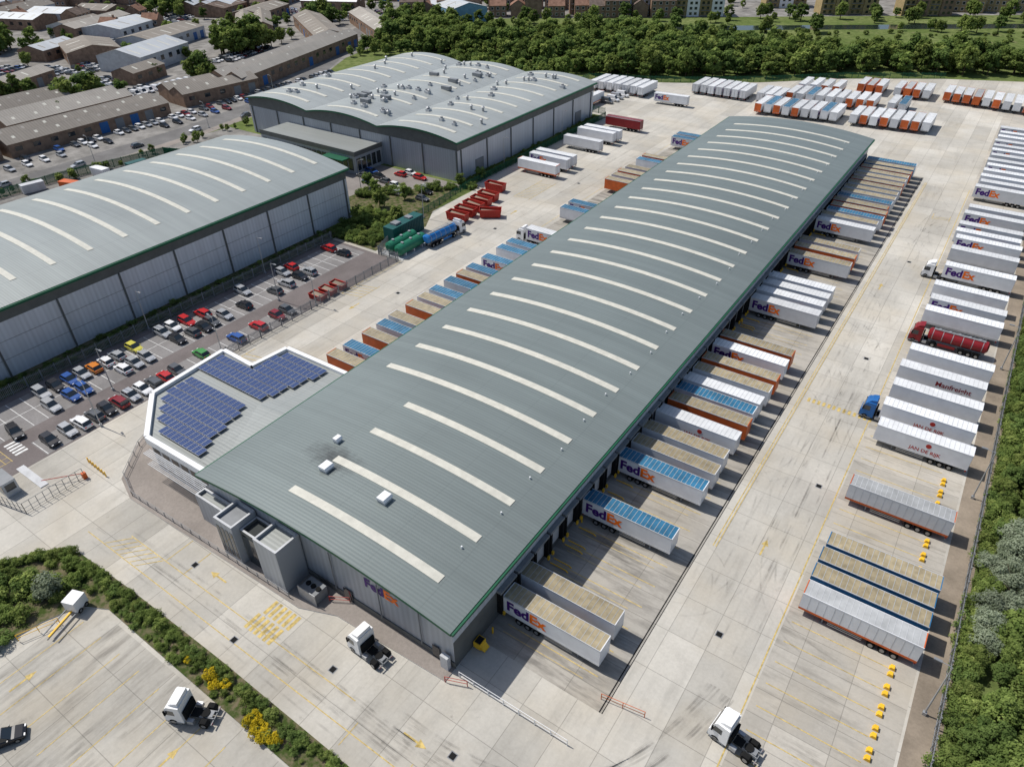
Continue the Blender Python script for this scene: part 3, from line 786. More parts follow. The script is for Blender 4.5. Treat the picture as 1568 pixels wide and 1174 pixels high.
carlist=[(-128.3,36,'silver'),(-128.3,38.6,'black'),(-128,41.1,'blue'),(-128,43.4,'silver'),(-128,45.7,'orange'),(-128,48.1,'white'),(-128.2,50.5,'silver'),(-128,54,'yellow'),
(-123,35,'silver'),(-123,38.6,'blue'),(-123,41,'blue'),(-123,48.6,'white'),(-123,51,'silver'),(-123,53.5,'silver'),(-128.3,60.5,'silver'),(-128.6,63,'white'),(-128,66,'red'),(-128,69.8,'red'),(-129,81,'silver'),(-129,95,'red'),(-129,107,'red'),
(-123.6,60.7,'black'),(-123.4,64,'grey'),(-123,66.5,'black'),(-123.6,68.8,'grey'),(-123.6,72,'silver'),(-123.5,77,'black'),(-123,85,'grey'),(-123.5,88.8,'silver'),(-123.5,92.8,'black'),(-123.7,95.6,'silver'),(-124,107,'black'),(-128.5,92,'silver'),
(-114,73,'red'),(-114,67.5,'blue'),(-114,78,'dred'),(-114,80.7,'grey'),
(-114,30,'black'),(-114,33,'silver'),(-114,35.4,'white'),(-114,37.8,'grey'),(-114,40,'black'),(-114,42.3,'dred'),(-114,44.6,'silver'),(-114,46.9,'white'),(-114,49.2,'grey'),(-114,51.5,'red'),(-114,54,'grey'),(-115,60,'green'),
(-158,153,'blue'),(-158,149,'grey'),(-149,156,'red'),(-147,158.4,'white'),(-142,157,'red'),(-149,149,'grey'),(-143.5,148,'white'),(-133,149,'black'),(-130.5,144.5,'grey'),(-136,151.5,'silver'),(-153,151,'black'),(-153,146,'blue'),(-140,144,'silver')]
for x,y,c_ in carlist: car(x,y,c_)
put('parked_car',CM[('est','black')],(-121,27.8,.02),math.radians(-8)); put('parked_car',CM[('est','black')],(-68.5,0.8,.02),math.radians(60))
for i in range(9): put('parked_van',CM[('van',R.choice(['white','silver','grey']))],(-134+R.uniform(-1,1),262+i*4,.02),R.uniform(-.05,.05))

# ---------------------------------------------------------------- skips, tanks, etc.
def skip_mesh(m):
    mb=MB(); l,w,H_=3.0,1.2,2.3; b=.25; t=.1
    def ring(z,ox,oy): return [(-l-ox,-w-oy,z),(l+ox,-w-oy,z),(l+ox,w+oy,z),(-l-ox,w+oy,z)]
    a=ring(b,-.3,0); c=ring(H_,0,0); ci=ring(H_,-t,-t); ai=ring(b+.1,-.4,-t)
    for i in range(4):
        j=(i+1)%4; mb.face([a[i],a[j],c[j],c[i]],m); mb.face([c[i],c[j],ci[j],ci[i]],m); mb.face([ci[i],ci[j],ai[j],ai[i]],m)
    mb.face(ai,M_DARK); mb.face(list(reversed(a)),m)
    for i in range(8):
        x=-l+.5+i*(2*l-1)/7
        for s in (-1,1): mb.box(x-.06,x+.06,s*(w+.06)-.05,s*(w+.06)+.05,b,H_-.13,m)
    mb.box(-l-.05,l+.05,-w-.12,-w,H_-.12,H_+.03,m); mb.box(-l-.05,l+.05,w,w+.12,H_-.12,H_+.03,m)
    for x in (-2.3,2.3): mb.cyl((x,-.9,.15),(x,.9,.15),.15,8,M_GREY)
    mb.face([(-l+.3,-w+.15,1.5),(l-.4,-w+.15,1.7),(l-.4,w-.15,1.4),(-l+.3,w-.15,1.8)],M_GRAVEL)
    return mb.mesh('skip_mesh')
SK=skip_mesh(M_RED)
for x,y,r in ((-113.5,139,.1),(-113.8,143,.05),(-114.2,147,0),(-114.5,151,.05),(-115,155,.0),(-117.5,162,.1),(-107.5,145.6,.6)): put('waste_skip',SK,(x,y,.01),r+R.uniform(-.05,.05))
for i,(x,y) in enumerate(((-113,88.5),(-113,91.5),(-112.9,94.6))): put('small_skip',SK,(x,y,.01),.05,scale=(.65,.8,.55))
mb=MB()
for dy in (0,3.0):
    mb.cyl((-114.6+dy,113.5,1.9),(-114.6+dy,122.5,1.9),1.35,20,M_TGREEN)
    for y in (113.5,122.5):
        s=-1 if y<115 else 1; mb.cyl((-114.6+dy,y,1.9),(-114.6+dy,y+s*.4,1.9),1.35,20,M_TGREEN,r1=.7)
    for y in (115,118,121): mb.box(-115.6+dy,-113.6+dy,y-.2,y+.2,0.151,.9,M_LGREY); mb.cyl((-114.6+dy,y,3.1),(-114.6+dy,y,3.5),.35,8,M_GALV)
mb.box(-117,-109.8,112.6,123.2,0.02,.15,M_LGREY)
mb.obj('green_storage_tanks')
mb=MB(); mb.box(-120.5,-117.2,118,129.5,.1,4.2,M_DTEAL)
for i in range(19): mb.box(-117.19,-117.1,118.3+i*.6,118.5+i*.6,.2,4.1,M_DTEAL)
mb.box(-120.0,-118,120,122,4.2,4.7,M_GREY); mb.box(-119.8,-118,125,126.5,4.2,4.6,M_GREY)
mb.obj('teal_plant_container')
mb=MB(); y=46
occ=[(64,78.5),(88,91)]
while y<103.5:
    if not any(a<y<b for a,b in occ):
        for d in (-.75,.25): 
            mb.prism([(9.1,0),(9.8,0),(9.65,.45),(9.25,.45)],y+d,y+d+.55,M_YEL2)
    y+=2.9
mb.obj('wheel_stop_blocks')
mb=MB(); y=43.7
while y<236:
    occd=any(k[1]-.6<y+1.9<k[1]+3.2 for k in D)
    if not occd and y<182:
        for d in (.35,3.3): 
            mb.cyl((-32.0,y+d,.25),(-29.6,y+d,.25),.08,8,M_YEL2); mb.cyl((-29.6,y+d,.25),(-29.2,y+d,0.0),.08,8,M_YEL2)
    y+=3.85
mb.obj('dock_wheel_guides')
mb=MB(); mb.box(-32.9,-31.9,38.6,39.8,.3,1.3,M_YEL2); mb.box(-32.8,-32.0,38.7,39.7,1.3,1.35,M_DARK); mb.prism([(-31.9,.3),(-31.3,.3),(-31.9,.9)],38.7,39.7,M_YEL2)
mb.obj('yellow_compactor')
def railing(name,pts,h=1.1,post=2.0,m=M_GALV,rails=(0.55,1.1),z=0.0,t=.04):
    mb=MB()
    for (a,b) in zip(pts[:-1],pts[1:]):
        a=Vector((a[0],a[1],z)); b=Vector((b[0],b[1],z)); L=(b-a).length; k=max(1,int(L/post))
        for i in range(k+1):
            p=a.lerp(b,i/k); mb.box(p.x-t,p.x+t,p.y-t,p.y+t,z,z+h,m)
        for r in rails: mb.cyl(a+Vector((0,0,r*h/rails[-1])),b+Vector((0,0,r*h/rails[-1])),t,5,m)
    return mb.obj(name)
def palisade(name,pts,h=2.2,m=M_GREY,step=.28,w=.035):
    mb=MB()
    for (a,b) in zip(pts[:-1],pts[1:]):
        a=Vector((a[0],a[1],0)); b=Vector((b[0],b[1],0)); L=(b-a).length; k=int(L/step)
        for i in range(k+1):
            p=a.lerp(b,i/k); mb.box(p.x-w,p.x+w,p.y-w,p.y+w,0.05,h,m)
        for r in (.4,h-.4): mb.cyl(a+Vector((0,0,r)),b+Vector((0,0,r)),.05,4,m)
        for i in range(int(L/2.7)+1):
            p=a.lerp(b,i*2.7/L); mb.box(p.x-.07,p.x+.07,p.y-.07,p.y+.07,0,h+.1,m)
    return mb.obj(name)
railing('footpath_railing',[(-104.8,46),(-100.6,37.6),(-95.8,32),(-91,30.3),(-57,31)],z=.13,m=M_GREY)
railing('yard_railing',[(-32,34.6),(-17.5,34.8)],m=M_WHITE,rails=(.5,1.1))
railing('red_yard_railing',[(-52.3,33.6),(-50,34.9)],m=M_RED); railing('red_corner_railing',[(-33,33.2),(-30.5,34.2)],m=M_RED)
railing('gate_barrier',[(-17,41.5),(-12,42.3)],m=M_ORANGE)
palisade('car_park_fence',[(-133,-10),(-133,112)])
palisade('yard_fence',[(-110.6,60),(-110.6,112),(-117,112),(-123,129)])
palisade('warehouse_fence',[(-123,131),(-125.5,160),(-125.5,244)],m=M_GREEN)
palisade('boundary_fence',[(14.8,40),(14.8,300)],m=M_GREY,step=.4,w=.025)
palisade('service_yard_fence',[(-190,128),(-210,134),(-228,128),(-234,95),(-234,40)],h=2.6,m=M_GREEN,step=.22,w=.06)
palisade('far_yard_fence',[(-128,248),(-160,250),(-160,293),(-138,301),(-122,309),(-95,327),(-66,353),(-30,375)],h=2.4,m=M_GREEN,step=.5,w=.06)
railing('security_gate',[(-112,17),(-101,19.5),(-101,28.5)],h=2,m=M_GREY,post=1.0,rails=(.3,1,2))
mb=MB(); mb.cyl((-101,28.5,1),(-104.8,24,1),.06,6,M_RED); mb.box(-101.3,-100.7,28.2,28.8,0,1.1,M_ORANGE); mb.obj('barrier_gate')
mb=MB(); mb.box(-110.5,-106.5,19.5,21.5,0,2.6,M_LGREY,M_GREY); mb.box(-110.3,-106.7,19.46,19.49,1,2.2,M_GLASS); mb.box(-106.49,-106.46,19.8,21.2,1,2.2,M_GLASS); mb.obj('gatehouse')
railing('site_handrail',[(-78,12.2),(-79.8,8)],z=.15,m=M_YEL2)
def lamp_mesh(h=9):
    mb=MB(); mb.cyl((0,0,0),(0,0,h),.11,8,M_GALV,r1=.06); mb.cyl((0,0,h),(1.2,0,h+.15),.04,6,M_GALV); mb.box(1.0,1.8,-.15,.15,h+.08,h+.2,M_GREY); mb.box(-.2,.2,-.2,.2,0,.5,M_GALV)
    return mb.mesh('lamp_mesh')
LM=lamp_mesh()
for x,y,r in ((-111,37,3),(-119,44,0),(-111,62,3),(-119.5,83,0),(-111,86,3),(-132.4,60,0),(-132.4,90,0),(-122,135,0),(-127,180,0),(-127,215,0),(13.5,60,3.1),(13.5,100,3.1),(13.5,140,3.1),(-237,60,3.1),(-238,110,3.1),(-241,155,3.1),(-252,195,3.1),(-150,140,1)):
    put('street_lamp',LM,(x,y,0),r)

# tyre marks: faint rubber scuffs on the concrete
tm=bpy.data.materials.new('tyre_mark_rubber'); tm.use_nodes=True; nt=tm.node_tree
for q in list(nt.nodes):
    if q.type!='OUTPUT_MATERIAL': nt.nodes.remove(q)
out=[q for q in nt.nodes if q.type=='OUTPUT_MATERIAL'][0]
tr=nt.nodes.new('ShaderNodeBsdfTransparent'); df=nt.nodes.new('ShaderNodeBsdfDiffuse'); df.inputs[0].default_value=(.07,.065,.06,1)
no=nt.nodes.new('ShaderNodeTexNoise'); no.inputs['Scale'].default_value=.35; no.inputs['Detail'].default_value=3
ge=nt.nodes.new('ShaderNodeNewGeometry'); nt.links.new(ge.outputs['Position'],no.inputs['Vector'])
mr_=nt.nodes.new('ShaderNodeMapRange'); nt.links.new(no.outputs[0],mr_.inputs[0])
for i,v in enumerate((.42,.72,.0,.14)): mr_.inputs[i+1].default_value=v
mx=nt.nodes.new('ShaderNodeMixShader'); nt.links.new(mr_.outputs[0],mx.inputs[0]); nt.links.new(tr.outputs[0],mx.inputs[1]); nt.links.new(df.outputs[0],mx.inputs[2]); nt.links.new(mx.outputs[0],out.inputs[0])
mb=MB(); zt=[0.034]
def track(p0,p1,p2,p3,w=.24,gauge=1.9,n=18):
    zt[0]+=0.0002
    P_=[Vector(p) for p in (p0,p1,p2,p3)]
    def bz(t): return P_[0]*(1-t)**3+P_[1]*3*t*(1-t)**2+P_[2]*3*t*t*(1-t)+P_[3]*t**3
    for s in (-1,1):
        prev=None
        for i in range(n+1):
            t=i/n; c_=bz(t); d=(bz(min(1,t+.01))-bz(max(0,t-.01))).normalized(); nr=Vector((-d.y,d.x))
            a=c_+nr*(s*gauge/2-w/2); b=c_+nr*(s*gauge/2+w/2)
            if prev: mb.face([(prev[0].x,prev[0].y,zt[0]),(prev[1].x,prev[1].y,zt[0]),(b.x,b.y,zt[0]),(a.x,a.y,zt[0])],tm)
            prev=(a,b)
for i in range(14):
    y=R.uniform(46,225); s=R.choice((-1,1)); xl=R.uniform(-12,-5)
    track((-19+R.uniform(-2,2),y),(-12,y),(xl,y+s*4),(xl+R.uniform(-1,1),y+s*R.uniform(14,26)))
for i in range(12):
    y=R.uniform(50,225); s=R.choice((-1,1)); xl=R.uniform(-12,-6)
    track((4+R.uniform(-5,3),y),(-4,y),(xl,y+s*4),(xl,y+s*R.uniform(14,26)))
for i in range(7):
    x=R.uniform(-13,-5); y=R.uniform(22,120); track((x,y),(x+.5,y+20),(x-.8,y+40),(x,y+70))
for i in range(6):
    y=R.uniform(22,28); x=R.uniform(-100,-50); track((x,y),(x+18,y+.8),(x+35,y-.6),(x+60,y+R.uniform(-2,2)))
for i in range(8):
    track((-35+R.uniform(-5,5),25+R.uniform(-2,3)),(-18,26),(-9+R.uniform(-2,2),30),(-8+R.uniform(-3,3),50))
for i in range(26):
    x=R.uniform(-74,-20); y=R.uniform(-6,6); track((x,y),(x+R.uniform(-1,1),y+3),(x,y+6),(x,y+9),w=.5)
for i in range(7):
    y=R.uniform(66,220); x=R.uniform(-106,-94); track((x,y),(x+1,y+14),(x-1,y+28),(x,y+45))
mb.obj('tyre_marks')
mb=MB()
for x0,x1,y0,y1 in ((-112,-104.5,23.4,24.6),(-118,-111,18.6,21.6)):
    mb.box(x0,x1,y0,y1,.005,.14,M_LGREY)
mb.obj('kerb_islands')
mb=MB()
for i in range(7): mb.cyl((-104+i*.9,30.8-i*.05,.0),(-104+i*.9,30.8-i*.05,1.0),.1,8,M_YEL2)
for i in range(9): mb.cyl((-32.2,41.6+i*22,.0),(-32.2,41.6+i*22,1.1),.12,8,M_YEL2)
mb.obj('bollards')
def container(x,y,m,rot):
    mb=MB(); mb.box(0,6.06,0,2.44,.15,2.59,m)
    for i in range(19):
        for yy in (-.04,2.44): mb.box(.15+i*.3,.3+i*.3,yy,yy+.04,.3,2.45,m)
    for yy in (.3,.9,1.5,2.1): mb.box(6.06,6.1,yy-.03,yy+.03,.25,2.49,M_GALV)
    mb.box(-.03,.12,-.05,2.49,2.5,2.62,m); mb.box(5.94,6.09,-.05,2.49,2.5,2.62,m)
    mb.obj('storage_container',None,(x,y,.01),rot)
for x,y,m,r in ((-212,118,M_LGREY,.2),(-217,121,M_SIDEB,.2),(-222,112,M_DTEAL,1.5),(-230,104,M_WHITE,.1),(-226,92,M_ORANGE,.3),(-205,126,M_DRED,0),(-231,84,M_LGREY,1.4)): container(x,y,m,r)

# ---------------------------------------------------------------- vegetation
def tree_mesh(name,H_,Rc,nc,nl,ls,leaf,seed,trunk=True,low=.25,clr=.33):
    r=random.Random(seed); mb=MB()
    if trunk:
        mb.cyl((0,0,-.1),(0,0,H_*.45),H_*.028,7,M_BARK,r1=H_*.016)
        for i in range(5):
            a=r.uniform(0,6.28); z=H_*r.uniform(.3,.5)
            mb.cyl((0,0,z),(math.cos(a)*Rc*.6,math.sin(a)*Rc*.6,z+H_*.25),H_*.012,5,M_BARK,r1=H_*.005)
    k=mb.k(leaf); tone=[0.0]*sum(len(f) for f in mb.f)
    zc=H_*(low+1)/2; hz=H_*(1-low)/2
    for c in range(nc):
        while True:
            p=Vector((r.uniform(-1,1),r.uniform(-1,1),r.uniform(-1,1)))
            if .25<p.length<1: break
        if r.random()<.7: p=p.normalized()*r.uniform(.65,.95)
        rag=.8+.35*r.random()
        cp=Vector((p.x*Rc*rag*.8,p.y*Rc*rag*.8,zc+p.z*hz*.85))
        cr=Rc*clr*r.uniform(.6,1.25); ct=r.uniform(0.1,.75)
        for l in range(nl):
            d=Vector((r.gauss(0,1),r.gauss(0,1),r.gauss(0,1)+.25)).normalized()
            q=cp+Vector((d.x,d.y,d.z*.8))*cr*r.uniform(.6,1.05)
            if q.z<0.05: q.z=.05+r.random()*.3
            nn=(d+Vector((r.gauss(0,.45),r.gauss(0,.45),r.gauss(0,.45)+.75))).normalized()
            u=nn.orthogonal().normalized(); w=nn.cross(u); a=r.uniform(0,6.28)
            u,w=u*math.cos(a)+w*math.sin(a),w*math.cos(a)-u*math.sin(a)
            s=ls*r.uniform(.6,1.3); i=len(mb.v)
            mb.v+=[tuple(q-u*s*.5),tuple(q+w*s*.32),tuple(q+u*s*.5),tuple(q-w*s*.32)]
            mb.f.append((i,i+1,i+2,i+3)); mb.mi.append(k)
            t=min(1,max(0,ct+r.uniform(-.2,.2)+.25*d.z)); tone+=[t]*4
    me=mb.mesh(name)
    at=me.color_attributes.new('tone','FLOAT_COLOR','CORNER'); buf=[]
    for t in tone: buf+=[t,t,t,1]
    at.data.foreach_set('color',buf); return me
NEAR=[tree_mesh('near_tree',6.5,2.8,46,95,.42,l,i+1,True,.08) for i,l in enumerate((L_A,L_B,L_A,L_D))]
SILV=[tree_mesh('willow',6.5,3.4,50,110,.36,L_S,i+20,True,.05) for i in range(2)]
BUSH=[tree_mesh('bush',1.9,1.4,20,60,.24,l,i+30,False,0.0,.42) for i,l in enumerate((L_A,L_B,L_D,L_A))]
YB=tree_mesh('broom',1.5,1.1,16,60,.2,L_Y,40,False,0,.42)
SB=tree_mesh('grey_bush',2.2,1.5,22,70,.22,L_S,41,False,0,.42)
FAR=[tree_mesh('far_tree',11,4.2,34,38,1.15,l,i+50,True,.1) for i,l in enumerate((L_A,L_B,L_D,L_A))]
WB=empty('woodland_edge')
for j in range(170):
    s=R.uniform(.7,1.3); put('bush_clump',R.choice(BUSH),(16.1+R.uniform(-.3,1.2),35+j*.9,0),R.uniform(0,6),WB,s)
for i in range(8):
    for j in range(62):
        x=17.6+i*2.5+R.uniform(-.9,.9); y=30+j*2.7+R.uniform(-1,1)
        s=R.uniform(.55,1.15)*(0.62 if i==0 else .85)
        me=R.choice(NEAR) if not(72<y<92 and x<26) else R.choice(SILV+NEAR[:1])
        if 44<y<50: me=R.choice(SILV)
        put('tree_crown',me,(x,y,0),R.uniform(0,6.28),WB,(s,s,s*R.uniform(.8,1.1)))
HG=empty('island_hedge')
def bush(x,y,s,me=None,par=HG,z=.12): put('bush_clump',me or R.choice(BUSH),(x,y,z),R.uniform(0,6.28),par,(s,s,s*R.uniform(.7,1.1)))
for i in range(125):
    x=-84+i*.6+R.uniform(-.4,.4)
    if x>-12: break
    if R.random()<.88: bush(x,19.2+R.uniform(-.7,.35),R.uniform(.3,.75))
    if R.random()<.6: bush(x,17.6+R.uniform(-.6,.6),R.uniform(.2,.6))
for i in range(75):
    x=R.uniform(-95,-81); y=R.uniform(-8,18.3)
    if y>8 and x< -94+ (y-8)*.45: continue
    bush(x,y,R.uniform(.6,1.25))
for i in range(26):
    a=i/25; bush(-94.6+a*7,10+a*9.0+math.sin(a*3.14)*1.2,R.uniform(.5,.8))
bush(-86.5,12.8,1.5,BUSH[1]); bush(-83.6,14.2,1.45,SB)
for x,y,s in ((-56,18.3,.9),(-54.6,17.8,.8),(-53.6,18.6,.7),(-47.5,17.5,1.0),(-46.2,17.2,1),(-45,17.0,1.0),(-43.9,17.4,.8),(-60,18,.5)): bush(x,y,s,YB)
LB=empty('landscape_shrubs')
for i in range(150):
    x=R.uniform(-137.5,-121.5); y=R.uniform(113.5,131); bush(x,y,R.uniform(.4,1.2),par=LB)
for i in range(60):
    t=R.random(); bush(-149+t*24+R.uniform(-2,2),138+t*22+R.uniform(-3,3),R.uniform(.5,1.2),par=LB)
for i in range(130): bush(R.uniform(-128.8,-126.8),R.uniform(163,242),R.uniform(.4,.9),par=LB)
for i in range(150): bush(R.uniform(-137.8,-133.8),R.uniform(20,126),R.uniform(.25,.65),par=LB)
for x,y,s in ((-126,166,.4),(-137,134,.5),(-143,139,.5),(-150,143,.45),(-135,142,.4),(-128,159,.4),(-125,128,.5),(-133,122,.55)):
    put('young_tree',FAR[int(-x)%4],(x,y,0),R.uniform(0,6),None,s)
TB=empty('tree_belt')
belt=[(-284,266),(-243,300),(-226,262),(-170,252),(-168,296),(-140,306),(-122,315),(-95,334),(-66,360),(-30,382),(15,398),(60,410),(60,440),(-20,416),(-70,397),(-110,385),(-150,385),(-190,385),(-230,355),(-262,338),(-300,312)]
x=-310
while x<60:
    y=240
    while y<480:
        p=(x+R.uniform(-2.3,2.3),y+R.uniform(-2.3,2.3))
        if pin(p[0],p[1],belt):
            s=R.uniform(.6,1.15)*(0.65 if p[0]<-170 and p[1]<300 else 1.0); put('belt_tree',R.choice(FAR),(p[0],p[1],0),R.uniform(0,6.28),TB,(s,s,s*R.uniform(.8,1.15)))
        y+=5.6
    x+=5.6
ST=empty('scattered_trees')
def clump(cx,cy,rx,ry,n_,s0=.6,s1=1.2):
    for i in range(n_):
        a=R.uniform(0,6.28); q=math.sqrt(R.random()); s=R.uniform(s0,s1)
        put('tree',R.choice(FAR),(cx+math.cos(a)*rx*q,cy+math.sin(a)*ry*q,0),a,ST,(s,s,s*R.uniform(.85,1.15)))
clump(-340,252,12,18,26,.9,1.5); clump(-318,150,7,8,10,.6,1.0); clump(-300,196,6,6,7); clump(-440,185,30,10,18); clump(-262,300,16,10,8,.5,.9)
clump(-205,135,10,8,14,.25,.5); clump(-300,345,25,12,26,.6,1.1); clump(-470,300,30,14,20); clump(-232,140,3,50,24,.15,.4); clump(-236,60,2,40,20,.15,.35)
clump(-370,330,20,8,12); clump(-345,140,5,8,7,.5,.8); clump(-410,150,12,6,9,.5,.9)
for i in range(150):
    s_=R.uniform(-60,600); t_=R.choice((R.uniform(-14,-2),R.uniform(18,42))); p=B(s_,t_); s=R.uniform(.4,.95); put('bank_tree',R.choice(FAR),(p[0],p[1],0),0,ST,s)
for i in range(420):
    s_=R.uniform(60,480); t_=R.uniform(-85,-4); p=B(s_,t_)
    if pin(p[0],p[1],belt): continue
    s=R.uniform(.1,.3); put('field_scrub',R.choice(FAR),(p[0],p[1],-.3),0,ST,(s*1.6,s*1.6,s))
for i in range(120):
    s_=R.uniform(-100,650); t_=R.uniform(50,320); p=B(s_,t_); s=R.uniform(.4,.8); put('estate_tree',R.choice(FAR),(p[0],p[1],0),0,ST,s)
for i in range(230):
    p=(R.uniform(-760,-300),R.uniform(100,480)); s=R.uniform(.35,.8); put('town_tree',R.choice(FAR),(p[0],p[1],0),0,ST,s)

# ---------------------------------------------------------------- town
def shed(name,cx,cy,L,W,hh,rise,rot,wall,roof,bays=1,lights=True):
    e=empty(name,(cx,cy,0),rot); bwid=W/bays
    mw=MB(); mr=MB(); ml=MB()
    for b in range(bays):
        x0=-W/2+b*bwid; x1=x0+bwid; xm=(x0+x1)/2
        mr.face([(x0-.2,-L/2-.3,hh),(xm,-L/2-.3,hh+rise),(xm,L/2+.3,hh+rise),(x0-.2,L/2+.3,hh)],roof)
        mr.face([(x1+.2,-L/2-.3,hh+.01),(xm,-L/2-.3,hh+rise),(xm,L/2+.3,hh+rise),(x1+.2,L/2+.3,hh+.01)],roof)
        for y in (-L/2,L/2): mw.face([(x0,y,0),(x1,y,0),(x1,y,hh-.05),(xm,y,hh+rise-.05),(x0,y,hh-.05)],wall)
        if lights:
            k=int(L/7)
            for i in range(k):
                y=-L/2+(i+.5)*L/k
                for s,xa in ((1,x1),(-1,x0)):
                    q0,q1=.25,.8
                    ml.face([(xm+(xa-xm)*q0,y-.5,hh+rise*(1-q0)+.05),(xm+(xa-xm)*q1,y-.5,hh+rise*(1-q1)+.05),(xm+(xa-xm)*q1,y+.5,hh+rise*(1-q1)+.05),(xm+(xa-xm)*q0,y+.5,hh+rise*(1-q0)+.05)],M_SKY if R.random()<.5 else M_ASB2)
    for x in (-W/2,W/2): mw.face([(x,-L/2,0),(x,L/2,0),(x,L/2,hh-.02),(x,-L/2,hh-.02)],wall)
    k=max(1,int(L/6))
    for i in range(k):
        y=-L/2+(i+.5)*L/k
        for x,s in ((-W/2,-1),(W/2,1)):
            if R.random()<.35: mw.box(min(x,x+s*.06),max(x,x+s*.06),y-1.6,y+1.6,.05,min(hh-.6,3.8),M_BLUE if R.random()<.3 else M_GREY)
            else: mw.box(min(x,x+s*.05),max(x,x+s*.05),y-1.2,y+1.2,hh*.45,hh*.75,M_GLASS)
    mw.obj('walls',e); mr.obj('roof',e)
    if lights: ml.obj('rooflights',e)
S=shed
S('industrial_shed',-276,128,60,17,4.5,2,.02,M_BRICK,M_ASB,2); S('industrial_shed',-297,132,48,18,5,2,.02,M_BRICK,M_ASB2,2)
S('industrial_shed',-318,118,50,16,5,2,.0,M_BRICK,M_ASB,2); S('industrial_shed',-280,185,34,20,5,2.2,-.1,M_BRICK,M_ASB,2)
S('industrial_shed',-292,240,100,17,6,2.4,.28,M_BRICK,M_ASB2,2); S('industrial_shed',-276,82,28,16,4.5,2,0,M_BRICK,M_ASB,2)
S('white_shed',-356,205,36,24,7,3,.35,M_LGREY,M_WROOF,1); S('industrial_shed',-392,198,30,24,6,2.5,1.2,M_BRICK,M_ASB,1)
S('industrial_shed',-338,300,70,16,6,2.5,1.0,M_BRICK,M_ASB,1); S('industrial_shed',-320,326,66,14,6,2.5,1.0,M_BRICK,M_ASB2,1)
S('industrial_shed',-380,290,50,20,6,2.5,.9,M_BRICK,M_ASB,2)
S('blue_shed',-306,384,40,24,8,3,1.1,mat('pale_blue_cladding',(.2,.36,.48)),M_WROOF,1); S('blue_shed',-345,412,44,26,8,3,1.1,M_LGREY,M_WROOF,1); S('blue_shed',-385,445,50,30,8,3,1.1,M_LGREY,M_WROOF,1)
S('brick_office',-350,118,30,14,6,2,.2,M_BRICK,M_TILE2,1); S('industrial_shed',-360,148,26,13,5,2,.4,M_BRICK,M_ASB2,1)
S('industrial_shed',-330,185,20,12,5,2,.3,M_BRICK,M_ASB,1)
for i in range(60):
    x=R.uniform(-660,-390); y=R.uniform(110,470)
    if y>-x*1.02+60: continue
    S('industrial_shed',x,y,R.uniform(24,50),R.uniform(14,26),R.uniform(5,7),2.2,R.choice((.4,.35,1.95,1.9)),R.choice((M_BRICK,M_LGREY)),R.choice((M_ASB,M_ASB2,M_WROOF,M_TILE)),R.choice((1,2)))
def house_mesh(wall,roof,L=9,W=8,hh=5.6,rise=2.8):
    mb=MB(); 
    mb.face([(-L/2,-W/2-.4,hh),(L/2,-W/2-.4,hh),(L/2,0,hh+rise),(-L/2,0,hh+rise)],roof); mb.face([(-L/2,W/2+.4,hh),(L/2,W/2+.4,hh),(L/2,0,hh+rise),(-L/2,0,hh+rise)],roof)
    for x in (-L/2+.05,L/2-.05): mb.face([(x,-W/2,0),(x,W/2,0),(x,W/2,hh-.1),(x,0,hh+rise-.1),(x,-W/2,hh-.1)],wall)
    for y in (-W/2,W/2): mb.face([(-L/2,y,0),(L/2,y,0),(L/2,y,hh),(-L/2,y,hh)],wall)
    nf=int(hh/2.7)
    for f in range(nf):
        k=max(2,int(L/2.8))
        for i in range(k):
            x=-L/2+(i+.5)*L/k
            for s in (-1,1):
                y=s*(W/2+.03); mb.face([(x-.6,y,.9+f*2.7),(x+.6,y,.9+f*2.7),(x+.6,y,2.2+f*2.7),(x-.6,y,2.2+f*2.7)],M_GLASS)
                mb.face([(x-.7,y-s*.01,.8+f*2.7),(x+.7,y-s*.01,.8+f*2.7),(x+.7,y-s*.01,2.3+f*2.7),(x-.7,y-s*.01,2.3+f*2.7)],M_WHITE)
    mb.box(L/4,L/4+.8,-.4,.4,hh+rise*.6,hh+rise+.9,wall)
    return mb.mesh('house_mesh')
HM=[house_mesh(M_BRICK,M_TILE),house_mesh(M_BRICK,M_TILE2),house_mesh(M_BRICK,M_TILE,13,9,8.2),house_mesh(M_YBRICK,M_TILE,14,10,8.2)]
rb=math.atan2(.547,.837)
for s_ in range(-40,120,13):
    for t_ in (52,82,118,150):
        p=B(s_+R.uniform(-3,3),t_+R.uniform(-4,4)); put('brick_house',HM[R.choice((0,1,2,2))],(p[0],p[1],0),rb+R.choice((0,0,1.57)),None,1.15)
for s_ in range(290,640,17):
    for t_ in (62,92,130):
        p=B(s_+R.uniform(-3,3),t_+R.uniform(-4,4)); put('brick_house',HM[3],(p[0],p[1],0),rb+R.choice((0,.5,-.4)),None,1.2)
for s_ in range(170,300,18):
    for t_ in (130,165,200):
        p=B(s_,t_); put('brick_house',HM[R.choice((2,3))],(p[0],p[1],0),rb,None,1.1)
for i in range(120):
    x=R.uniform(-760,-430); y=R.uniform(220,620)
    put('brick_house',HM[R.choice((0,1,2))],(x,y,0),R.choice((.5,.6,2.1)),None,1.1)
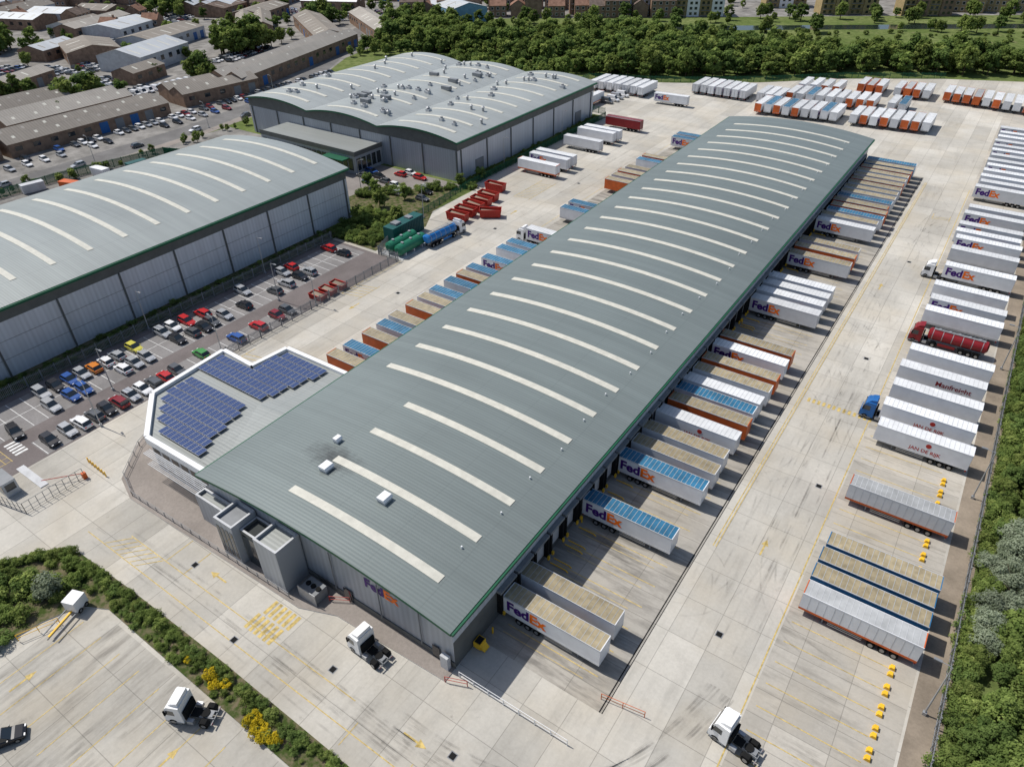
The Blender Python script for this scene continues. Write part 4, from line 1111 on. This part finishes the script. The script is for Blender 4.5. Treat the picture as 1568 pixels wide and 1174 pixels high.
def flats(cx,cy,L,W,nf,rot,wall,wall2):
    e=empty('apartment_block',(cx,cy,0),rot); mb=MB(); H_=nf*2.9+.4
    k=int(L/7)
    for i in range(k):
        x0=-L/2+i*L/k; x1=x0+L/k; o=.8 if i%2 else 0
        mb.box(x0,x1-.01,-W/2-o,W/2,0,H_+(.6 if i%2 else 0),wall2 if i%2 else wall,M_FLAT)
    mb.obj('walls',e); mb=MB()
    for i in range(k):
        x0=-L/2+i*L/k; o=.8 if i%2 else 0
        for f in range(nf):
            for q in (.2,.6):
                x=x0+q*L/k; z=.9+f*2.9
                mb.face([(x,-W/2-o-.04,z),(x+1.6,-W/2-o-.04,z),(x+1.6,-W/2-o-.04,z+1.5),(x,-W/2-o-.04,z+1.5)],M_GLASS)
            if i%2==0: mb.box(x0+1,x0+L/k-1,-W/2-1.2,-W/2-.05,.3+f*2.9,.45+f*2.9,M_GREY)
    mb.obj('windows_and_balconies',e)
for s_,t_,L,nf,w1,w2 in ((72,78,26,4,M_BRICK,M_WHITE),(104,74,28,5,M_WHITE,M_YBRICK),(138,70,30,5,M_YBRICK,M_WHITE),(230,72,34,4,M_YBRICK,M_YBRICK),(275,66,30,4,M_YBRICK,M_BRICK),(200,100,26,4,M_YBRICK,M_WHITE)):
    p=B(s_,t_-16); flats(p[0],p[1],L,12,nf,rb,w1,w2)

CL=empty('distant_car_lot')
cc=['white','silver','grey','black','white','silver','grey','black','blue','silver','white','dred','black']
def lot(x0,y0,nx,ny,dx,dy,rot):
    for i in range(nx):
        for j in range(ny):
            if R.random()<.82:
                x=i*dx;y=j*dy; X_=x0+x*math.cos(rot)-y*math.sin(rot); Y_=y0+x*math.sin(rot)+y*math.cos(rot)
                put('car',CM[(R.choice(('hatch','est')),R.choice(cc))],(X_,Y_,.02),rot+R.uniform(-.05,.05),CL)
lot(-335,150,3,12,6.5,2.6,.3); lot(-420,110,4,20,6.5,2.7,.35); lot(-560,260,6,16,6.5,2.8,.4); lot(-330,225,2,14,6,2.8,.3); lot(-450,320,6,14,6.4,2.8,.9); lot(-310,160,2,8,6,2.7,.3); lot(-262,130,1,40,6,2.8,.03)
lot(-395,130,5,16,6.2,2.7,.3); lot(-372,168,3,9,6.2,2.7,.35); lot(-262,100,1,10,6,2.8,.02); lot(-256,70,1,30,6,5.5,0)
lot(-430,215,6,18,6.2,2.7,.4); lot(-470,255,6,14,6.5,2.8,.4); lot(-318,260,2,20,6,2.8,.3); lot(-360,340,5,10,6.4,2.8,.9); lot(-400,330,5,12,6.4,2.8,.9); lot(-520,230,6,14,6.5,2.8,.4)
for i in range(14): put('van',CM[('van','white')],(-330+i*2.6,R.uniform(91,93),.02),1.5,CL)
for i in range(12): put('van',CM[('van','white')],(-306+R.uniform(-.5,.5),164+i*3.2,.02),.1,CL)
for i in range(8): car(-243+R.uniform(-2,2),40+i*22,R.choice(cc),math.pi/2,nm='car')

# ---------------------------------------------------------------- light, sky, camera
w=bpy.data.worlds.new('World'); scene.world=w; w.use_nodes=True
nt=w.node_tree; bg=nt.nodes['Background']; sk=nt.nodes.new('ShaderNodeTexSky'); sk.sky_type='NISHITA'; sk.sun_disc=False
el=math.radians(56); sk.sun_elevation=el; sk.sun_rotation=math.radians(263); sk.air_density=1.0; sk.dust_density=1.5
nt.links.new(sk.outputs[0],bg.inputs[0]); bg.inputs[1].default_value=0.105
sd=bpy.data.lights.new('sun','SUN'); sd.energy=4.2; sd.angle=math.radians(.5); sd.color=(1,.96,.9)
so=bpy.data.objects.new('sun',sd); COL.objects.link(so)
trav=Vector((math.cos(el)*.99,math.cos(el)*.12,-math.sin(el)))
so.rotation_euler=trav.to_track_quat('-Z','Y').to_euler(); so.location=(0,0,200)
cd=bpy.data.cameras.new('camera'); cam=bpy.data.objects.new('camera',cd); COL.objects.link(cam)
right=Vector((0.8251,0.5643,-0.0092)).normalized(); back=Vector((0.4605,-0.6633,0.5902)).normalized()
up=back.cross(right).normalized(); right=up.cross(back)
Mx=Matrix(((right.x,up.x,back.x,0),(right.y,up.y,back.y,0),(right.z,up.z,back.z,76.5),(0,0,0,1)))
cam.matrix_world=Mx
cd.sensor_width=36; cd.lens=36*1085/1568; cd.clip_end=6000; cd.clip_start=1
scene.camera=cam
